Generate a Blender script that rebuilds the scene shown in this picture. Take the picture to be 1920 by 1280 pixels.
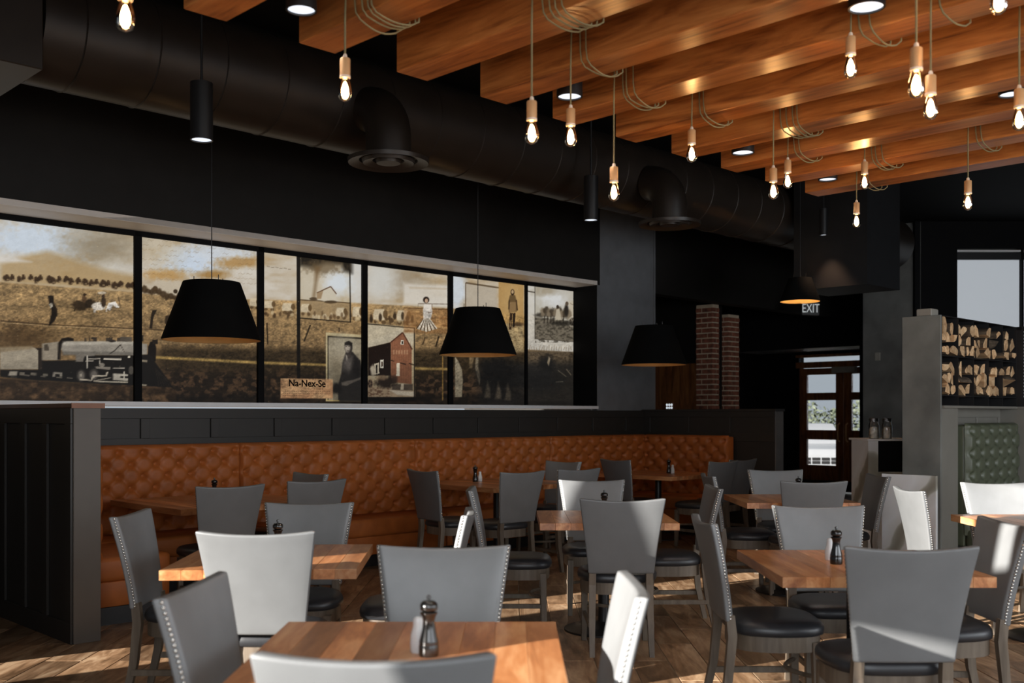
import bpy, bmesh, math, random
import numpy as np
from mathutils import Vector, Matrix

for o in list(bpy.data.objects):
    bpy.data.objects.remove(o, do_unlink=True)
SC = bpy.context.scene
COL = SC.collection
PI = math.pi
random.seed(7)

# ------------------------------------------------------------------ frame of the room
# u runs along the mural wall (away, to the right), v runs towards the mural wall
CA, SA = 0.7114, 0.7028
ROT = math.atan2(SA, CA)
CAMH = 1.44
F = 1935.0
def W(u, v, z=0.0):
    return Vector((CA*u - SA*v, SA*u + CA*v, z))
def uv_of(x, y):
    return (CA*x + SA*y, -SA*x + CA*y)

# ------------------------------------------------------------------ camera
cam_d = bpy.data.cameras.new('camera')
cam = bpy.data.objects.new('camera', cam_d)
COL.objects.link(cam)
cam.location = (0, 0, CAMH)
cam.rotation_euler = (PI/2, 0, 0)
cam_d.sensor_width = 36.0
cam_d.lens = 36.0*F/1920.0
cam_d.shift_y = 138.0/1920.0
cam_d.clip_end = 200
cam_d.dof.use_dof = True
cam_d.dof.focus_distance = 7.5
cam_d.dof.aperture_fstop = 2.8
SC.camera = cam

# ------------------------------------------------------------------ world, sun, daylight, exposure
wd = bpy.data.worlds.new('sky'); SC.world = wd
wd.use_nodes = True
bgn = wd.node_tree.nodes['Background']
bgn.inputs[0].default_value = (0.80, 0.90, 1.0, 1)
bgn.inputs[1].default_value = 0.5
SUN_H = Vector((0.83, 0.56)).normalized()
SUN_T = 0.27
sd = bpy.data.lights.new('sun', 'SUN')
sd.energy = 19.0
sd.angle = math.radians(0.5)
sd.color = (1.0, 0.95, 0.88)
so = bpy.data.objects.new('sun', sd); COL.objects.link(so)
sdir = Vector((SUN_H.x, SUN_H.y, -SUN_T)).normalized()
so.rotation_euler = sdir.to_track_quat('-Z', 'Y').to_euler()
so.location = (-4, -4, 6)
REAR_U = -1.5
# window openings of the rear wall: (v0, v1, z0, z1), and of the right-hand wall: (u0, u1, z0, z1)
WINS = [(-3.7, -2.1, 0.6, 3.5), (-1.7, -0.1, 0.6, 3.5), (2.20, 2.90, 0.5, 2.12), (2.94, 3.10, 2.5, 3.6),
        (4.15, 5.03, 0.5, 2.4), (4.24, 5.03, 2.4, 3.6), (6.52, 7.22, 0.5, 2.4), (6.66, 7.22, 2.4, 3.1)]
WINS_R = [(-1.2, 1.0, 0.6, 3.5), (1.4, 3.6, 0.6, 3.5), (4.0, 6.2, 0.6, 3.5), (6.6, 8.8, 0.6, 3.5)]
E_REAR, E_RIGHT = 105.0, (45.0, 55.0, 95.0, 140.0)
for (u0, u1, z0, z1), e_win in zip(WINS_R, E_RIGHT):
    ld = bpy.data.lights.new('window_daylight', 'AREA')
    ld.shape = 'RECTANGLE'; ld.size = u1-u0; ld.size_y = z1-z0
    ld.energy = e_win
    ld.color = (0.90, 0.95, 1.0)
    lo = bpy.data.objects.new('window_daylight', ld); COL.objects.link(lo)
    lo.location = W((u0+u1)/2, -3.98, (z0+z1)/2)
    d = W(0, 1) - W(0, 0)
    lo.rotation_euler = d.to_track_quat('-Z', 'Z').to_euler()
for (v0, v1, z0, z1) in WINS[:2]:
    ld = bpy.data.lights.new('window_daylight', 'AREA')
    ld.shape = 'RECTANGLE'; ld.size = v1-v0; ld.size_y = z1-z0
    ld.energy = E_REAR
    ld.color = (0.90, 0.95, 1.0)
    lo = bpy.data.objects.new('window_daylight', ld); COL.objects.link(lo)
    lo.location = W(REAR_U+0.02, (v0+v1)/2, (z0+z1)/2)
    d = W(1, 0) - W(0, 0)
    lo.rotation_euler = d.to_track_quat('-Z', 'Z').to_euler()
SC.view_settings.view_transform = 'Standard'
SC.view_settings.look = 'None'
SC.view_settings.exposure = 0.0
SC.view_settings.gamma = 1.0
SC.view_settings.use_curve_mapping = False

# ------------------------------------------------------------------ mesh builder
class MB:
    def __init__(s): s.v = []; s.f = []
    def add(s, vs, fs):
        b = len(s.v); s.v += [tuple(p) for p in vs]; s.f += [tuple(i+b for i in q) for q in fs]; return s
    def box(s, x0, x1, y0, y1, z0, z1):
        vs = [(x0,y0,z0),(x1,y0,z0),(x1,y1,z0),(x0,y1,z0),(x0,y0,z1),(x1,y0,z1),(x1,y1,z1),(x0,y1,z1)]
        return s.add(vs, [(3,2,1,0),(4,5,6,7),(0,1,5,4),(1,2,6,5),(2,3,7,6),(3,0,4,7)])
    def hexa(s, low, high):
        return s.add(list(low)+list(high), [(3,2,1,0),(4,5,6,7),(0,1,5,4),(1,2,6,5),(2,3,7,6),(3,0,4,7)])
    def leg(s, p0, p1, a, b):
        def q(p, h): return [(p[0]-h,p[1]-h,p[2]),(p[0]+h,p[1]-h,p[2]),(p[0]+h,p[1]+h,p[2]),(p[0]-h,p[1]+h,p[2])]
        return s.hexa(q(p0, a), q(p1, b))
    def lathe(s, prof, n=16, c=(0,0,0), closed=True):
        vs = []; fs = []
        m = len(prof)
        for (r, z) in prof:
            for k in range(n):
                a = 2*PI*k/n
                vs.append((c[0]+r*math.cos(a), c[1]+r*math.sin(a), c[2]+z))
        for i in range(m-1):
            for k in range(n):
                fs.append((i*n+k, i*n+(k+1)%n, (i+1)*n+(k+1)%n, (i+1)*n+k))
        if closed:
            fs.append(tuple(range(n))[::-1]); fs.append(tuple((m-1)*n+k for k in range(n)))
        return s.add(vs, fs)
    def tube(s, pts, r, n=6, caps=True):
        pts = [Vector(p) for p in pts]; vs = []; fs = []
        m = len(pts); up = None
        for i, p in enumerate(pts):
            t = (pts[min(i+1, m-1)] - pts[max(i-1, 0)]).normalized()
            if up is None:
                up = Vector((0,0,1)) if abs(t.z) < 0.9 else Vector((1,0,0))
            a = t.cross(up)
            if a.length < 1e-5: a = t.cross(Vector((0.3,1,0.2)))
            a.normalize(); b = a.cross(t).normalized(); up = b
            rr = r[i] if isinstance(r, (list, tuple)) else r
            for k in range(n):
                g = 2*PI*k/n
                vs.append(p + a*(rr*math.cos(g)) + b*(rr*math.sin(g)))
        for i in range(m-1):
            for k in range(n):
                fs.append((i*n+k, i*n+(k+1)%n, (i+1)*n+(k+1)%n, (i+1)*n+k))
        if caps:
            fs.append(tuple(range(n))[::-1]); fs.append(tuple((m-1)*n+k for k in range(n)))
        return s.add(vs, fs)
    def cyl(s, p0, p1, r, n=12): return s.tube([p0, p1], r, n)
    def prism(s, poly, z0, z1):
        n = len(poly)
        vs = [(x,y,z0) for x,y in poly] + [(x,y,z1) for x,y in poly]
        fs = [tuple(range(n))[::-1], tuple(range(n, 2*n))] + [(i,(i+1)%n,n+(i+1)%n,n+i) for i in range(n)]
        return s.add(vs, fs)
    def grid(s, fn, nu, nv):
        vs = [fn(i/nu, j/nv) for j in range(nv+1) for i in range(nu+1)]
        fs = [(j*(nu+1)+i, j*(nu+1)+i+1, (j+1)*(nu+1)+i+1, (j+1)*(nu+1)+i) for j in range(nv) for i in range(nu)]
        return s.add(vs, fs)
    def xf(s, M):
        s.v = [tuple(M @ Vector(p)) for p in s.v]; return s
    def mesh(s, name, bevel=0, seg=1, smooth=False, weld=False):
        me = bpy.data.meshes.new(name)
        me.from_pydata([tuple(p) for p in s.v], [], s.f); me.update()
        if bevel or weld:
            bm = bmesh.new(); bm.from_mesh(me)
            if weld: bmesh.ops.remove_doubles(bm, verts=bm.verts, dist=1e-5)
            if bevel: bmesh.ops.bevel(bm, geom=list(bm.edges), offset=bevel, segments=seg, affect='EDGES', profile=0.5, clamp_overlap=True)
            bmesh.ops.recalc_face_normals(bm, faces=bm.faces)
            bm.to_mesh(me); bm.free()
        if smooth:
            me.polygons.foreach_set('use_smooth', [True]*len(me.polygons))
            if smooth != 'all':
                me.set_sharp_from_angle(angle=math.radians(smooth if smooth is not True else 40))
        me.update()
        return me
    def build(s, name, m, parent=None, bevel=0, seg=1, smooth=False, weld=False):
        return put(name, s.mesh(name, bevel, seg, smooth, weld), m, parent)

def put(name, me, m=None, parent=None, loc=None, rz=None):
    o = bpy.data.objects.new(name, me); COL.objects.link(o)
    if m is not None and len(me.materials) == 0: me.materials.append(m)
    if parent is not None: o.parent = parent
    if loc is not None: o.location = loc
    if rz is not None: o.rotation_euler = (0, 0, rz)
    return o
def empty(name, loc=(0,0,0), rz=0.0):
    o = bpy.data.objects.new(name, None); COL.objects.link(o)
    o.empty_display_size = 0.1
    o.location = loc; o.rotation_euler = (0, 0, rz); return o
def tag(o, label=None, cat=None, group=None, kind=None):
    if label: o['label'] = label
    if cat: o['category'] = cat
    if group: o['group'] = group
    if kind: o['kind'] = kind
    return o
def room(name, mb, m, parent=None, **k):          # a piece of the setting given in (u, v, z)
    o = mb.build(name, m, parent, **k)
    if parent is None:
        o.rotation_euler = (0, 0, ROT); o['kind'] = 'structure'
    return o
def copy_tree(src, parent=None):
    c = src.copy(); COL.objects.link(c); c.parent = parent
    for ch in list(src.children): copy_tree(ch, c)
    return c

# ------------------------------------------------------------------ materials
def lin(c):
    def f(x):
        x /= 255.0
        return x/12.92 if x <= 0.04045 else ((x+0.055)/1.055)**2.4
    return (f(c[0]), f(c[1]), f(c[2]), 1.0)
def newmat(name):
    m = bpy.data.materials.new(name); m.use_nodes = True
    nt = m.node_tree
    return m, nt, nt.nodes['Principled BSDF']
def N(nt, typ, **kw):
    n = nt.nodes.new(typ)
    for k, val in kw.items():
        if k in n.inputs: n.inputs[k].default_value = val
        else: setattr(n, k, val)
    return n
def tone_of(nt):
    oi = N(nt, 'ShaderNodeObjectInfo'); at = N(nt, 'ShaderNodeAttribute', attribute_name='tone')
    ad = N(nt, 'ShaderNodeMath', operation='ADD'); fr = N(nt, 'ShaderNodeMath', operation='FRACT')
    nt.links.new(oi.outputs['Random'], ad.inputs[0]); nt.links.new(at.outputs['Fac'], ad.inputs[1])
    nt.links.new(ad.outputs[0], fr.inputs[0]); return fr.outputs[0]
def coords(nt, scale=(1,1,1), rand=True):
    tc = N(nt, 'ShaderNodeTexCoord')
    out = tc.outputs['Object']
    if rand:
        mul = N(nt, 'ShaderNodeMath', operation='MULTIPLY'); mul.inputs[1].default_value = 37.0
        nt.links.new(tone_of(nt), mul.inputs[0])
        ad = N(nt, 'ShaderNodeVectorMath', operation='ADD')
        nt.links.new(out, ad.inputs[0]); nt.links.new(mul.outputs[0], ad.inputs[1])
        out = ad.outputs[0]
    mp = N(nt, 'ShaderNodeMapping'); mp.inputs['Scale'].default_value = scale
    nt.links.new(out, mp.inputs['Vector'])
    return mp.outputs[0]
def ramp(nt, fac, stops):
    r = N(nt, 'ShaderNodeValToRGB')
    el = r.color_ramp.elements
    while len(el) < len(stops): el.new(0.5)
    for e, (p, c) in zip(el, stops): e.position = p; e.color = c
    nt.links.new(fac, r.inputs[0]); return r.outputs[0]
def plain(name, c, rough=0.5, metal=0.0, var=0.12, scale=6.0, bump=0.0, bscale=80.0, spec=0.5, coat=0.0):
    m, nt, b = newmat(name)
    b.inputs['Roughness'].default_value = rough; b.inputs['Metallic'].default_value = metal
    b.inputs['Specular IOR Level'].default_value = spec
    b.inputs['Coat Weight'].default_value = coat
    co = coords(nt)
    nz = N(nt, 'ShaderNodeTexNoise', Scale=scale, Detail=4.0)
    nt.links.new(co, nz.inputs['Vector'])
    a = tuple(x*(1-var) for x in c[:3]) + (1,); bb = tuple(min(1, x*(1+var)) for x in c[:3]) + (1,)
    nt.links.new(ramp(nt, nz.outputs['Fac'], [(0.3, a), (0.7, bb)]), b.inputs['Base Color'])
    if bump:
        n2 = N(nt, 'ShaderNodeTexNoise', Scale=bscale, Detail=3.0)
        nt.links.new(co, n2.inputs['Vector'])
        bp = N(nt, 'ShaderNodeBump', Strength=bump, Distance=0.002)
        nt.links.new(n2.outputs['Fac'], bp.inputs['Height']); nt.links.new(bp.outputs[0], b.inputs['Normal'])
    return m
def wood(name, dark, mid, light, scale=(1,12,12), rough=0.4, tone=0.5, bump=0.1, coat=0.0, spec=0.5):
    m, nt, b = newmat(name)
    b.inputs['Roughness'].default_value = rough
    b.inputs['Coat Weight'].default_value = coat; b.inputs['Coat Roughness'].default_value = 0.25
    b.inputs['Specular IOR Level'].default_value = spec
    co = coords(nt, scale)
    n1 = N(nt, 'ShaderNodeTexNoise', Scale=1.0, Detail=6.0, Roughness=0.6, Distortion=1.2)
    nt.links.new(co, n1.inputs['Vector'])
    n2 = N(nt, 'ShaderNodeTexNoise', Scale=6.0, Detail=3.0)
    nt.links.new(co, n2.inputs['Vector'])
    mx = N(nt, 'ShaderNodeMath', operation='MULTIPLY_ADD'); mx.inputs[1].default_value = 0.25
    nt.links.new(n2.outputs['Fac'], mx.inputs[0]); nt.links.new(n1.outputs['Fac'], mx.inputs[2])
    col = ramp(nt, mx.outputs[0], [(0.42, dark), (0.62, mid), (0.8, light)])
    mr = N(nt, 'ShaderNodeMapRange'); mr.inputs['To Min'].default_value = 1-tone; mr.inputs['To Max'].default_value = 1+tone*0.6
    nt.links.new(tone_of(nt), mr.inputs['Value'])
    hs = N(nt, 'ShaderNodeHueSaturation')
    nt.links.new(col, hs.inputs['Color']); nt.links.new(mr.outputs[0], hs.inputs['Value'])
    nt.links.new(hs.outputs[0], b.inputs['Base Color'])
    if bump:
        bp = N(nt, 'ShaderNodeBump', Strength=bump, Distance=0.002)
        nt.links.new(mx.outputs[0], bp.inputs['Height']); nt.links.new(bp.outputs[0], b.inputs['Normal'])
    return m
def emit(name, c, strength, base=None):
    m, nt, b = newmat(name)
    b.inputs['Base Color'].default_value = base or c
    b.inputs['Emission Color'].default_value = c; b.inputs['Emission Strength'].default_value = strength
    return m
def clear_glass(name, tint=(1,1,1,1), gloss=0.08, rough=0.02):
    m, nt, b = newmat(name)
    nt.nodes.remove(b)
    out = nt.nodes['Material Output']
    t = N(nt, 'ShaderNodeBsdfTransparent'); t.inputs[0].default_value = tint
    g = N(nt, 'ShaderNodeBsdfGlossy'); g.inputs['Roughness'].default_value = rough
    fr = N(nt, 'ShaderNodeFresnel'); fr.inputs[0].default_value = 1.45
    mr = N(nt, 'ShaderNodeMath', operation='MULTIPLY'); mr.inputs[1].default_value = gloss/0.04
    nt.links.new(fr.outputs[0], mr.inputs[0])
    mx = N(nt, 'ShaderNodeMixShader')
    nt.links.new(mr.outputs[0], mx.inputs[0]); nt.links.new(t.outputs[0], mx.inputs[1]); nt.links.new(g.outputs[0], mx.inputs[2])
    nt.links.new(mx.outputs[0], out.inputs[0])
    return m

M = {}
M['paint_dark'] = plain('charcoal_wall_paint', (0.014,0.0125,0.011), 0.65, var=0.1, bump=0.08, spec=0.25)
M['paint_wall_end_lit'] = plain('wall_end_paint_lit', (0.16,0.166,0.175), 0.6, var=0.1, bump=0.08)  # wall paint lightened: daylight on the wall's end is put into the colour
M['paint_booth'] = plain('charcoal_panel_paint', (0.024,0.021,0.018), 0.5, var=0.08)
M['paint_wing_end_lit'] = plain('wing_end_paint_lit', (0.095,0.080,0.066), 0.5, var=0.06)  # lighter copy of the panel paint: light on the wing's end painted in
M['paint_black'] = plain('black_paint', (0.005,0.005,0.0055), 0.7, spec=0.12)
M['ceiling'] = plain('black_ceiling_paint', (0.006,0.006,0.006), 0.8, spec=0.15)
M['white_trim'] = plain('white_trim_paint', (0.80,0.80,0.80), 0.4, var=0.03)
M['pale_reveal'] = plain('pale_reveal_paint', (0.88,0.80,0.72), 0.5, var=0.03)
M['concrete'] = plain('grey_plaster', (0.16,0.16,0.15), 0.7, var=0.3, scale=2.5, bump=0.15)
M['column'] = plain('mottled_steel_column', (0.17,0.175,0.16), 0.5, var=0.3, scale=3.0)
M['booth_grey'] = plain('warm_grey_panel_paint', (0.20,0.19,0.165), 0.5, var=0.05)
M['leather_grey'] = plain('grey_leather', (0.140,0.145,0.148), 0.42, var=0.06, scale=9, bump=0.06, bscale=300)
M['leather_front_lit'] = plain('grey_leather_lit_front', (0.20,0.206,0.210), 0.42, var=0.06, scale=9, bump=0.06, bscale=300)  # same leather lightened: stronger light on front faces is put into the colour
M['leather_black'] = plain('black_seat_leather', (0.022,0.023,0.026), 0.38, var=0.1, scale=9, bump=0.05, bscale=300)
M['leather_tan'] = plain('tan_leather', (0.37,0.108,0.025), 0.46, var=0.15, scale=7, spec=0.28, bump=0.06, bscale=200)
M['leather_green'] = plain('green_leather', (0.085,0.098,0.062), 0.42, var=0.12, scale=7, bump=0.06, bscale=200)
M['leg_wood'] = wood('grey_stained_wood', (0.085,0.064,0.044,1), (0.14,0.108,0.078,1), (0.19,0.152,0.112,1), (10,10,1.2), 0.5, 0.15)
M['nail'] = plain('nickel_nailhead', (0.65,0.64,0.60), 0.25, 1.0, var=0.05)
M['table_wood'] = wood('butcher_block_wood', (0.30,0.10,0.034,1), (0.54,0.215,0.078,1), (0.72,0.37,0.17,1), (9,1.3,9), 0.33, 0.45, 0.05, coat=0.25)
M['beam_wood'] = wood('orange_beam_wood', (0.15,0.042,0.009,1), (0.39,0.135,0.034,1), (0.53,0.215,0.062,1), (14,1.2,14), 0.30, 0.12, 0.08)
M['plank'] = wood('brown_wood_look_tile', (0.085,0.046,0.022,1), (0.25,0.145,0.078,1), (0.42,0.285,0.175,1), (9,1.6,9), 0.36, 0.45, 0.06)
M['grout'] = plain('tan_grout', (0.30,0.25,0.19), 0.8)
M['cap_wood'] = wood('brown_cap_wood', (0.05,0.02,0.009,1), (0.10,0.04,0.018,1), (0.14,0.06,0.028,1), (2,2,12), 0.4, 0.1)
M['door_wood'] = wood('stained_door_wood', (0.10,0.034,0.012,1), (0.24,0.085,0.030,1), (0.36,0.14,0.05,1), (12,12,1.5), 0.4, 0.1)
M['black_metal'] = plain('black_metal', (0.012,0.012,0.013), 0.4, 0.0)
M['duct'] = plain('dark_painted_duct', (0.022,0.016,0.012), 0.42, 0.0, var=0.15)
M['steel'] = plain('dark_steel', (0.10,0.10,0.10), 0.35, 0.9)
M['brass'] = plain('brushed_brass', (0.62,0.36,0.17), 0.4, 0.25, var=0.06)
M['cord'] = plain('olive_cloth_cord', (0.20,0.16,0.075), 0.8, var=0.2)
M['porcelain'] = plain('white_cap', (0.75,0.62,0.5), 0.4)
M['shade'] = plain('black_fabric_shade', (0.005,0.005,0.005), 0.85, spec=0.06)
M['lining'] = plain('gold_shade_lining', (0.55,0.36,0.16), 0.5)
M['ceramic'] = plain('white_ceramic', (0.72,0.74,0.75), 0.25, var=0.02)
M['mill'] = plain('black_lacquer', (0.010,0.0095,0.009), 0.16, coat=0.4)
M['brick'] = plain('red_brick', (0.20,0.066,0.036), 0.85, var=0.5, scale=14, bump=0.3)
M['mortar'] = plain('tan_mortar', (0.52,0.42,0.30), 0.9, var=0.1)
M['log_wood'] = wood('split_log_wood', (0.42,0.23,0.11,1), (0.66,0.42,0.22,1), (0.82,0.6,0.36,1), (3,14,14), 0.8, 0.35, 0.3)
M['bark'] = wood('log_bark', (0.035,0.024,0.016,1), (0.10,0.07,0.045,1), (0.20,0.15,0.10,1), (4,14,14), 0.9, 0.3, 0.6)
M['glass'] = clear_glass('clear_glass')
M['leaf'] = plain('hedge_leaf', (0.07,0.085,0.055), 0.7, var=0.5, scale=20)
M['car'] = plain('white_car_paint', (0.24,0.25,0.265), 0.25, var=0.02, coat=0.5)
M['asphalt'] = plain('asphalt', (0.25,0.25,0.25), 0.9)
M['bulb_core'] = None
M['grey_box'] = plain('pale_grey_plastic', (0.32,0.30,0.26), 0.5)

# ================================================================== STRUCTURE
ZC = 4.3
# ---- floor: grout bed with wood-look tiles as parts
fl = MB().box(-16, 22, -8, 24, -0.12, -0.006).build('floor', M['grout']); tag(fl, kind='structure')
PW, PL = 0.215, 0.90
def plank_mesh():
    a, b, h = PW/2-0.0025, PL/2-0.0025, 0.0
    e = 0.002
    mb = MB().add([(-a,-b,-0.006),(a,-b,-0.006),(a,b,-0.006),(-a,b,-0.006),(-a,-b,h-e),(a,-b,h-e),(a,b,h-e),(-a,b,h-e),
                   (-a+e,-b+e,h),(a-e,-b+e,h),(a-e,b-e,h),(-a+e,b-e,h)],
                  [(0,1,5,4),(1,2,6,5),(2,3,7,6),(3,0,4,7),(4,5,9,8),(5,6,10,9),(6,7,11,10),(7,4,8,11),(8,9,10,11)])
    return mb
pm = plank_mesh(); pme = pm.mesh('tile_plank')
near, rest = [], []
for i in range(-62, 95):
    for j in range(-6, 26):
        x = (i+0.5)*PW + 0.055; y = j*PL + (0.45 if i % 2 else 0.0) - 0.25
        u, v = uv_of(x, y)
        if not (REAR_U+0.1 < u < 19 and -3.9 < v < 12): continue
        big = 0
        if 4.6 < y < 12.5:
            px = 960 + F*x/y; py = 778 + F*CAMH/y
            if -60 < px < 1980 and py < 1330: big = 1.0/y
        (near if big else rest).append((big, x, y))
near.sort(reverse=True)
rest += near[300:]; near = near[:300]
for (_, x, y) in near:
    put('tile_plank', pme, M['plank'], fl, (x, y, 0))
jm = MB(); tones = []
for (_, x, y) in rest:
    jm.add([(p[0]+x, p[1]+y, p[2]) for p in pm.v], pm.f); tones += [random.random()]*len(pm.v)
jo = jm.build('tile_planks_beyond', M['plank'], fl); jo['kind'] = 'stuff'
at = jo.data.attributes.new('tone', 'FLOAT', 'POINT'); at.data.foreach_set('value', tones)

# ---- ceiling
room('ceiling', MB().box(REAR_U-0.3, 20, -4.3, 12.3, ZC, ZC+0.15), M['ceiling'])

# ---- mural wall with its deep window recess
VW, VM = 8.55, 8.96            # wall face, print plane
Z0, Z1 = 1.50, 3.09
def u_at(px, v):               # where a view ray through column px meets the plane v
    t = (px-960)/F
    d = v/(CA - SA*t); return (CA*t + SA)*d
UM1 = u_at(1120, VW)           # right end of the recess
UM0 = 0.6
UEND = u_at(1229, VW)
w = MB().box(REAR_U, UEND, VW, VW+0.15, 0, Z0).box(REAR_U, UM1+0.05, VW, VW+0.15, Z1+0.002, ZC)
w.box(REAR_U, UM0, VW, VW+0.15, Z0, Z1)
w.box(UEND, 19, VW, VW+0.2, 3.08, ZC)                      # header over the opening beyond
wl = room('wall_left', w, M['paint_dark'])
room('wall_left_end', MB().box(UM1+0.05, UEND, VW, VW+0.15, Z0, ZC).box(UEND-0.02, UEND, VW+0.15, VW+0.5, 0, ZC).box(UM1, UM1+0.05, VW, VW+0.006, Z0, Z1), M['paint_wall_end_lit'])
room('wall_shade_blocker', MB().box(0.8, 1.0, 6.6, VW, 0, 3.4), M['paint_dark'])  # unseen wall added to shade the left wing's outer face
room('trim_1', MB().box(UM0, UM1, VW, VM+0.1, Z1, Z1+0.05), M['pale_reveal'])             # soffit of the recess
room('trim_2', MB().box(UM0, UM1, VW-0.02, VM+0.1, Z0+0.018, Z0+0.055), M['white_trim'])   # sill
room('trim_3', MB().box(UM1, UM1+0.05, VW+0.005, VM+0.1, Z0+0.05, Z1), M['paint_black'])   # jamb
room('trim_4', MB().box(UM0-0.05, UM0, VW+0.005, VM+0.1, Z0+0.05, Z1), M['paint_black'])

# ---- rear window wall, right wall, far walls
rw = MB()
vc = sorted({-4.2, 9.2} | {q for w_ in WINS for q in w_[:2]}); zcuts = sorted({0.0, ZC} | {q for w_ in WINS for q in w_[2:]})
for va, vb in zip(vc[:-1], vc[1:]):
    for za, zb in zip(zcuts[:-1], zcuts[1:]):
        if not any(w_[0] < (va+vb)/2 < w_[1] and w_[2] < (za+zb)/2 < w_[3] for w_ in WINS):
            rw.box(REAR_U-0.2, REAR_U, va, vb, za, zb)
cuts = WINS
room('wall_rear', rw, M['paint_dark'])
for k, (v0, v1, z0, z1) in enumerate(cuts):
    fr = MB()
    if v1-v0 >= 1.2:
        for (a, b, c, d) in ((v0, v1, z0, z0+0.05), (v0, v1, z1-0.05, z1)): fr.box(REAR_U-0.12, REAR_U-0.06, a, b, c, d)
    w_ = 0.05 if v1-v0 >= 1.2 else 0.004
    fr.box(REAR_U-0.12, REAR_U-0.06, v0, v0+w_, z0, z1).box(REAR_U-0.12, REAR_U-0.06, v1-w_, v1, z0, z1)
    wo = room('window_%d' % (k+3), fr, M['black_metal'])
rr = MB(); prev = REAR_U-0.2
for (u0, u1, z0, z1) in WINS_R:
    rr.box(prev, u0, -4.2, -4.0, 0, ZC).box(u0, u1, -4.2, -4.0, 0, z0).box(u0, u1, -4.2, -4.0, z1, ZC); prev = u1
rr.box(prev, 20, -4.2, -4.0, 0, ZC)
room('wall_right', rr, M['paint_dark'])
for k, (u0, u1, z0, z1) in enumerate(WINS_R):
    fr = MB().box(u0, u1, -4.12, -4.06, z0, z0+0.05).box(u0, u1, -4.12, -4.06, z1-0.05, z1).box(u0, u0+0.05, -4.12, -4.06, z0, z1).box(u1-0.05, u1, -4.12, -4.06, z0, z1)
    room('window_%d' % (k+20), fr, M['black_metal'])
room('wall_far', MB().box(19.2, 19.4, -4.0, 2.6, 0, ZC), M['paint_dark'])
# ---- left wing wall of the banquette
CAPZ = 1.515
def wing(name, u0, u1, v0, v1, facing, pan_faces):
    o = room(name, MB().box(u0, u1, v0, v1, 0, CAPZ-0.03), M['paint_booth'])
    return o
UL0, UL1 = 2.595, 2.764
UR0, UR1 = 10.88, 11.05
VE = 6.55
wgl = wing('wall_wing_left', UL0, UL1, VE, VW, -1, 1)
room('cap', MB().box(UL0-0.02, UL1+0.02, VE-0.02, VW, CAPZ-0.03, CAPZ), M['cap_wood'], wgl, bevel=0.003)
strip_ = MB().box(UL0-0.002, UL1+0.002, VE-0.012, VE, 0, CAPZ-0.03); room('lit_end_face', strip_, M['paint_wing_end_lit'], wgl, bevel=0.002)
room('cap_end', MB().box(UL0-0.021, UL1+0.021, VE-0.03, VE-0.02, CAPZ-0.031, CAPZ+0.001), plain('red_brown_cap', (0.22,0.09,0.045), 0.5), wgl)
# raised stiles and rails on its outer face
def strip(parent, name, m, *b): return room(name, MB().box(*b), m, parent, bevel=0.002)
for k in range(6):
    v = VE + k*0.39
    strip(wgl, 'stile', M['paint_booth'], UL0-0.018, UL0, v, min(v+0.085, VW), 0.13, CAPZ-0.13)
strip(wgl, 'rail', M['paint_booth'], UL0-0.018, UL0, VE, VW, CAPZ-0.13, CAPZ-0.03)
strip(wgl, 'base_rail', M['paint_booth'], UL0-0.018, UL0, VE, VW, 0.0, 0.13)
wgr = wing('wall_wing_right', UR0, UR1, VE, VW, -1, 1)
room('cap', MB().box(UR0-0.02, UR1+0.02, VE-0.02, VW, CAPZ-0.03, CAPZ), M['paint_booth'], wgr, bevel=0.003)
room('lit_end_face', MB().box(UR0-0.002, UR1+0.002, VE-0.012, VE, 0, CAPZ-0.03), plain('far_wing_end_paint_lit', (0.15,0.15,0.15), 0.5), wgr, bevel=0.002)  # light on the far wing's end is put into this paler paint
for k in range(4):
    v = VE + k*0.62
    strip(wgr, 'stile', M['paint_booth'], UR0-0.012, UR0, v, v+0.07, 1.22, CAPZ-0.1)
strip(wgr, 'rail', M['paint_booth'], UR0-0.012, UR0, VE, VW, CAPZ-0.1, CAPZ-0.03)
strip(wgr, 'rail', M['paint_booth'], UR0-0.012, UR0, VE, VW, 1.12, 1.22)
# ---- wainscot above the banquette
ws = room('trim_5', MB().box(UL1, UR0, VW-0.02, VW, 1.0, Z0), M['paint_booth'])
u = u_at(521, VW-0.03) - 5*0.655
while u < UR0-0.05:
    if u > UL1: strip(ws, 'stile', M['paint_booth'], u-0.04, u+0.04, VW-0.038, VW-0.02, 1.24, Z0-0.09)
    u += 0.655
strip(ws, 'rail', M['paint_booth'], UL1, UR0, VW-0.038, VW-0.02, Z0-0.09, Z0)
strip(ws, 'rail', M['paint_booth'], UL1, UR0, VW-0.038, VW-0.02, 1.10, 1.24)

# ---- rooms beyond the opening: bar wall, vestibule, entrance
room('wall_bar', MB().box(13.3, 13.45, 9.02, 12, 0, ZC), M['paint_dark'])
room('wall_bar_back', MB().box(10.9, 13.4, 11.9, 12.1, 0, ZC), M['paint_dark'])
room('wall_bar_side', MB().box(10.9, 11.05, VW+0.5, 12, 0, ZC), M['paint_dark'])
room('wall_vestibule_left', MB().box(13.45, 17.7, 11.0, 11.2, 0, ZC), M['paint_black'])
ent = MB().box(17.7, 17.9, 10.15, 11.2, 0, ZC).box(17.7, 17.9, 7.5, 8.35, 0, ZC).box(17.7, 17.9, 8.35, 10.15, 2.56, ZC)
room('wall_entrance', ent, M['paint_black'])
room('wall_concrete', MB().box(15.0, 15.2, 6.6, 7.5, 0, ZC), M['concrete'])
room('wall_vestibule_right', MB().box(15.2, 17.7, 7.3, 7.5, 0, ZC).box(16.0, 16.12, 7.5, 8.06, 0, ZC), M['paint_black'])
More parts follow.
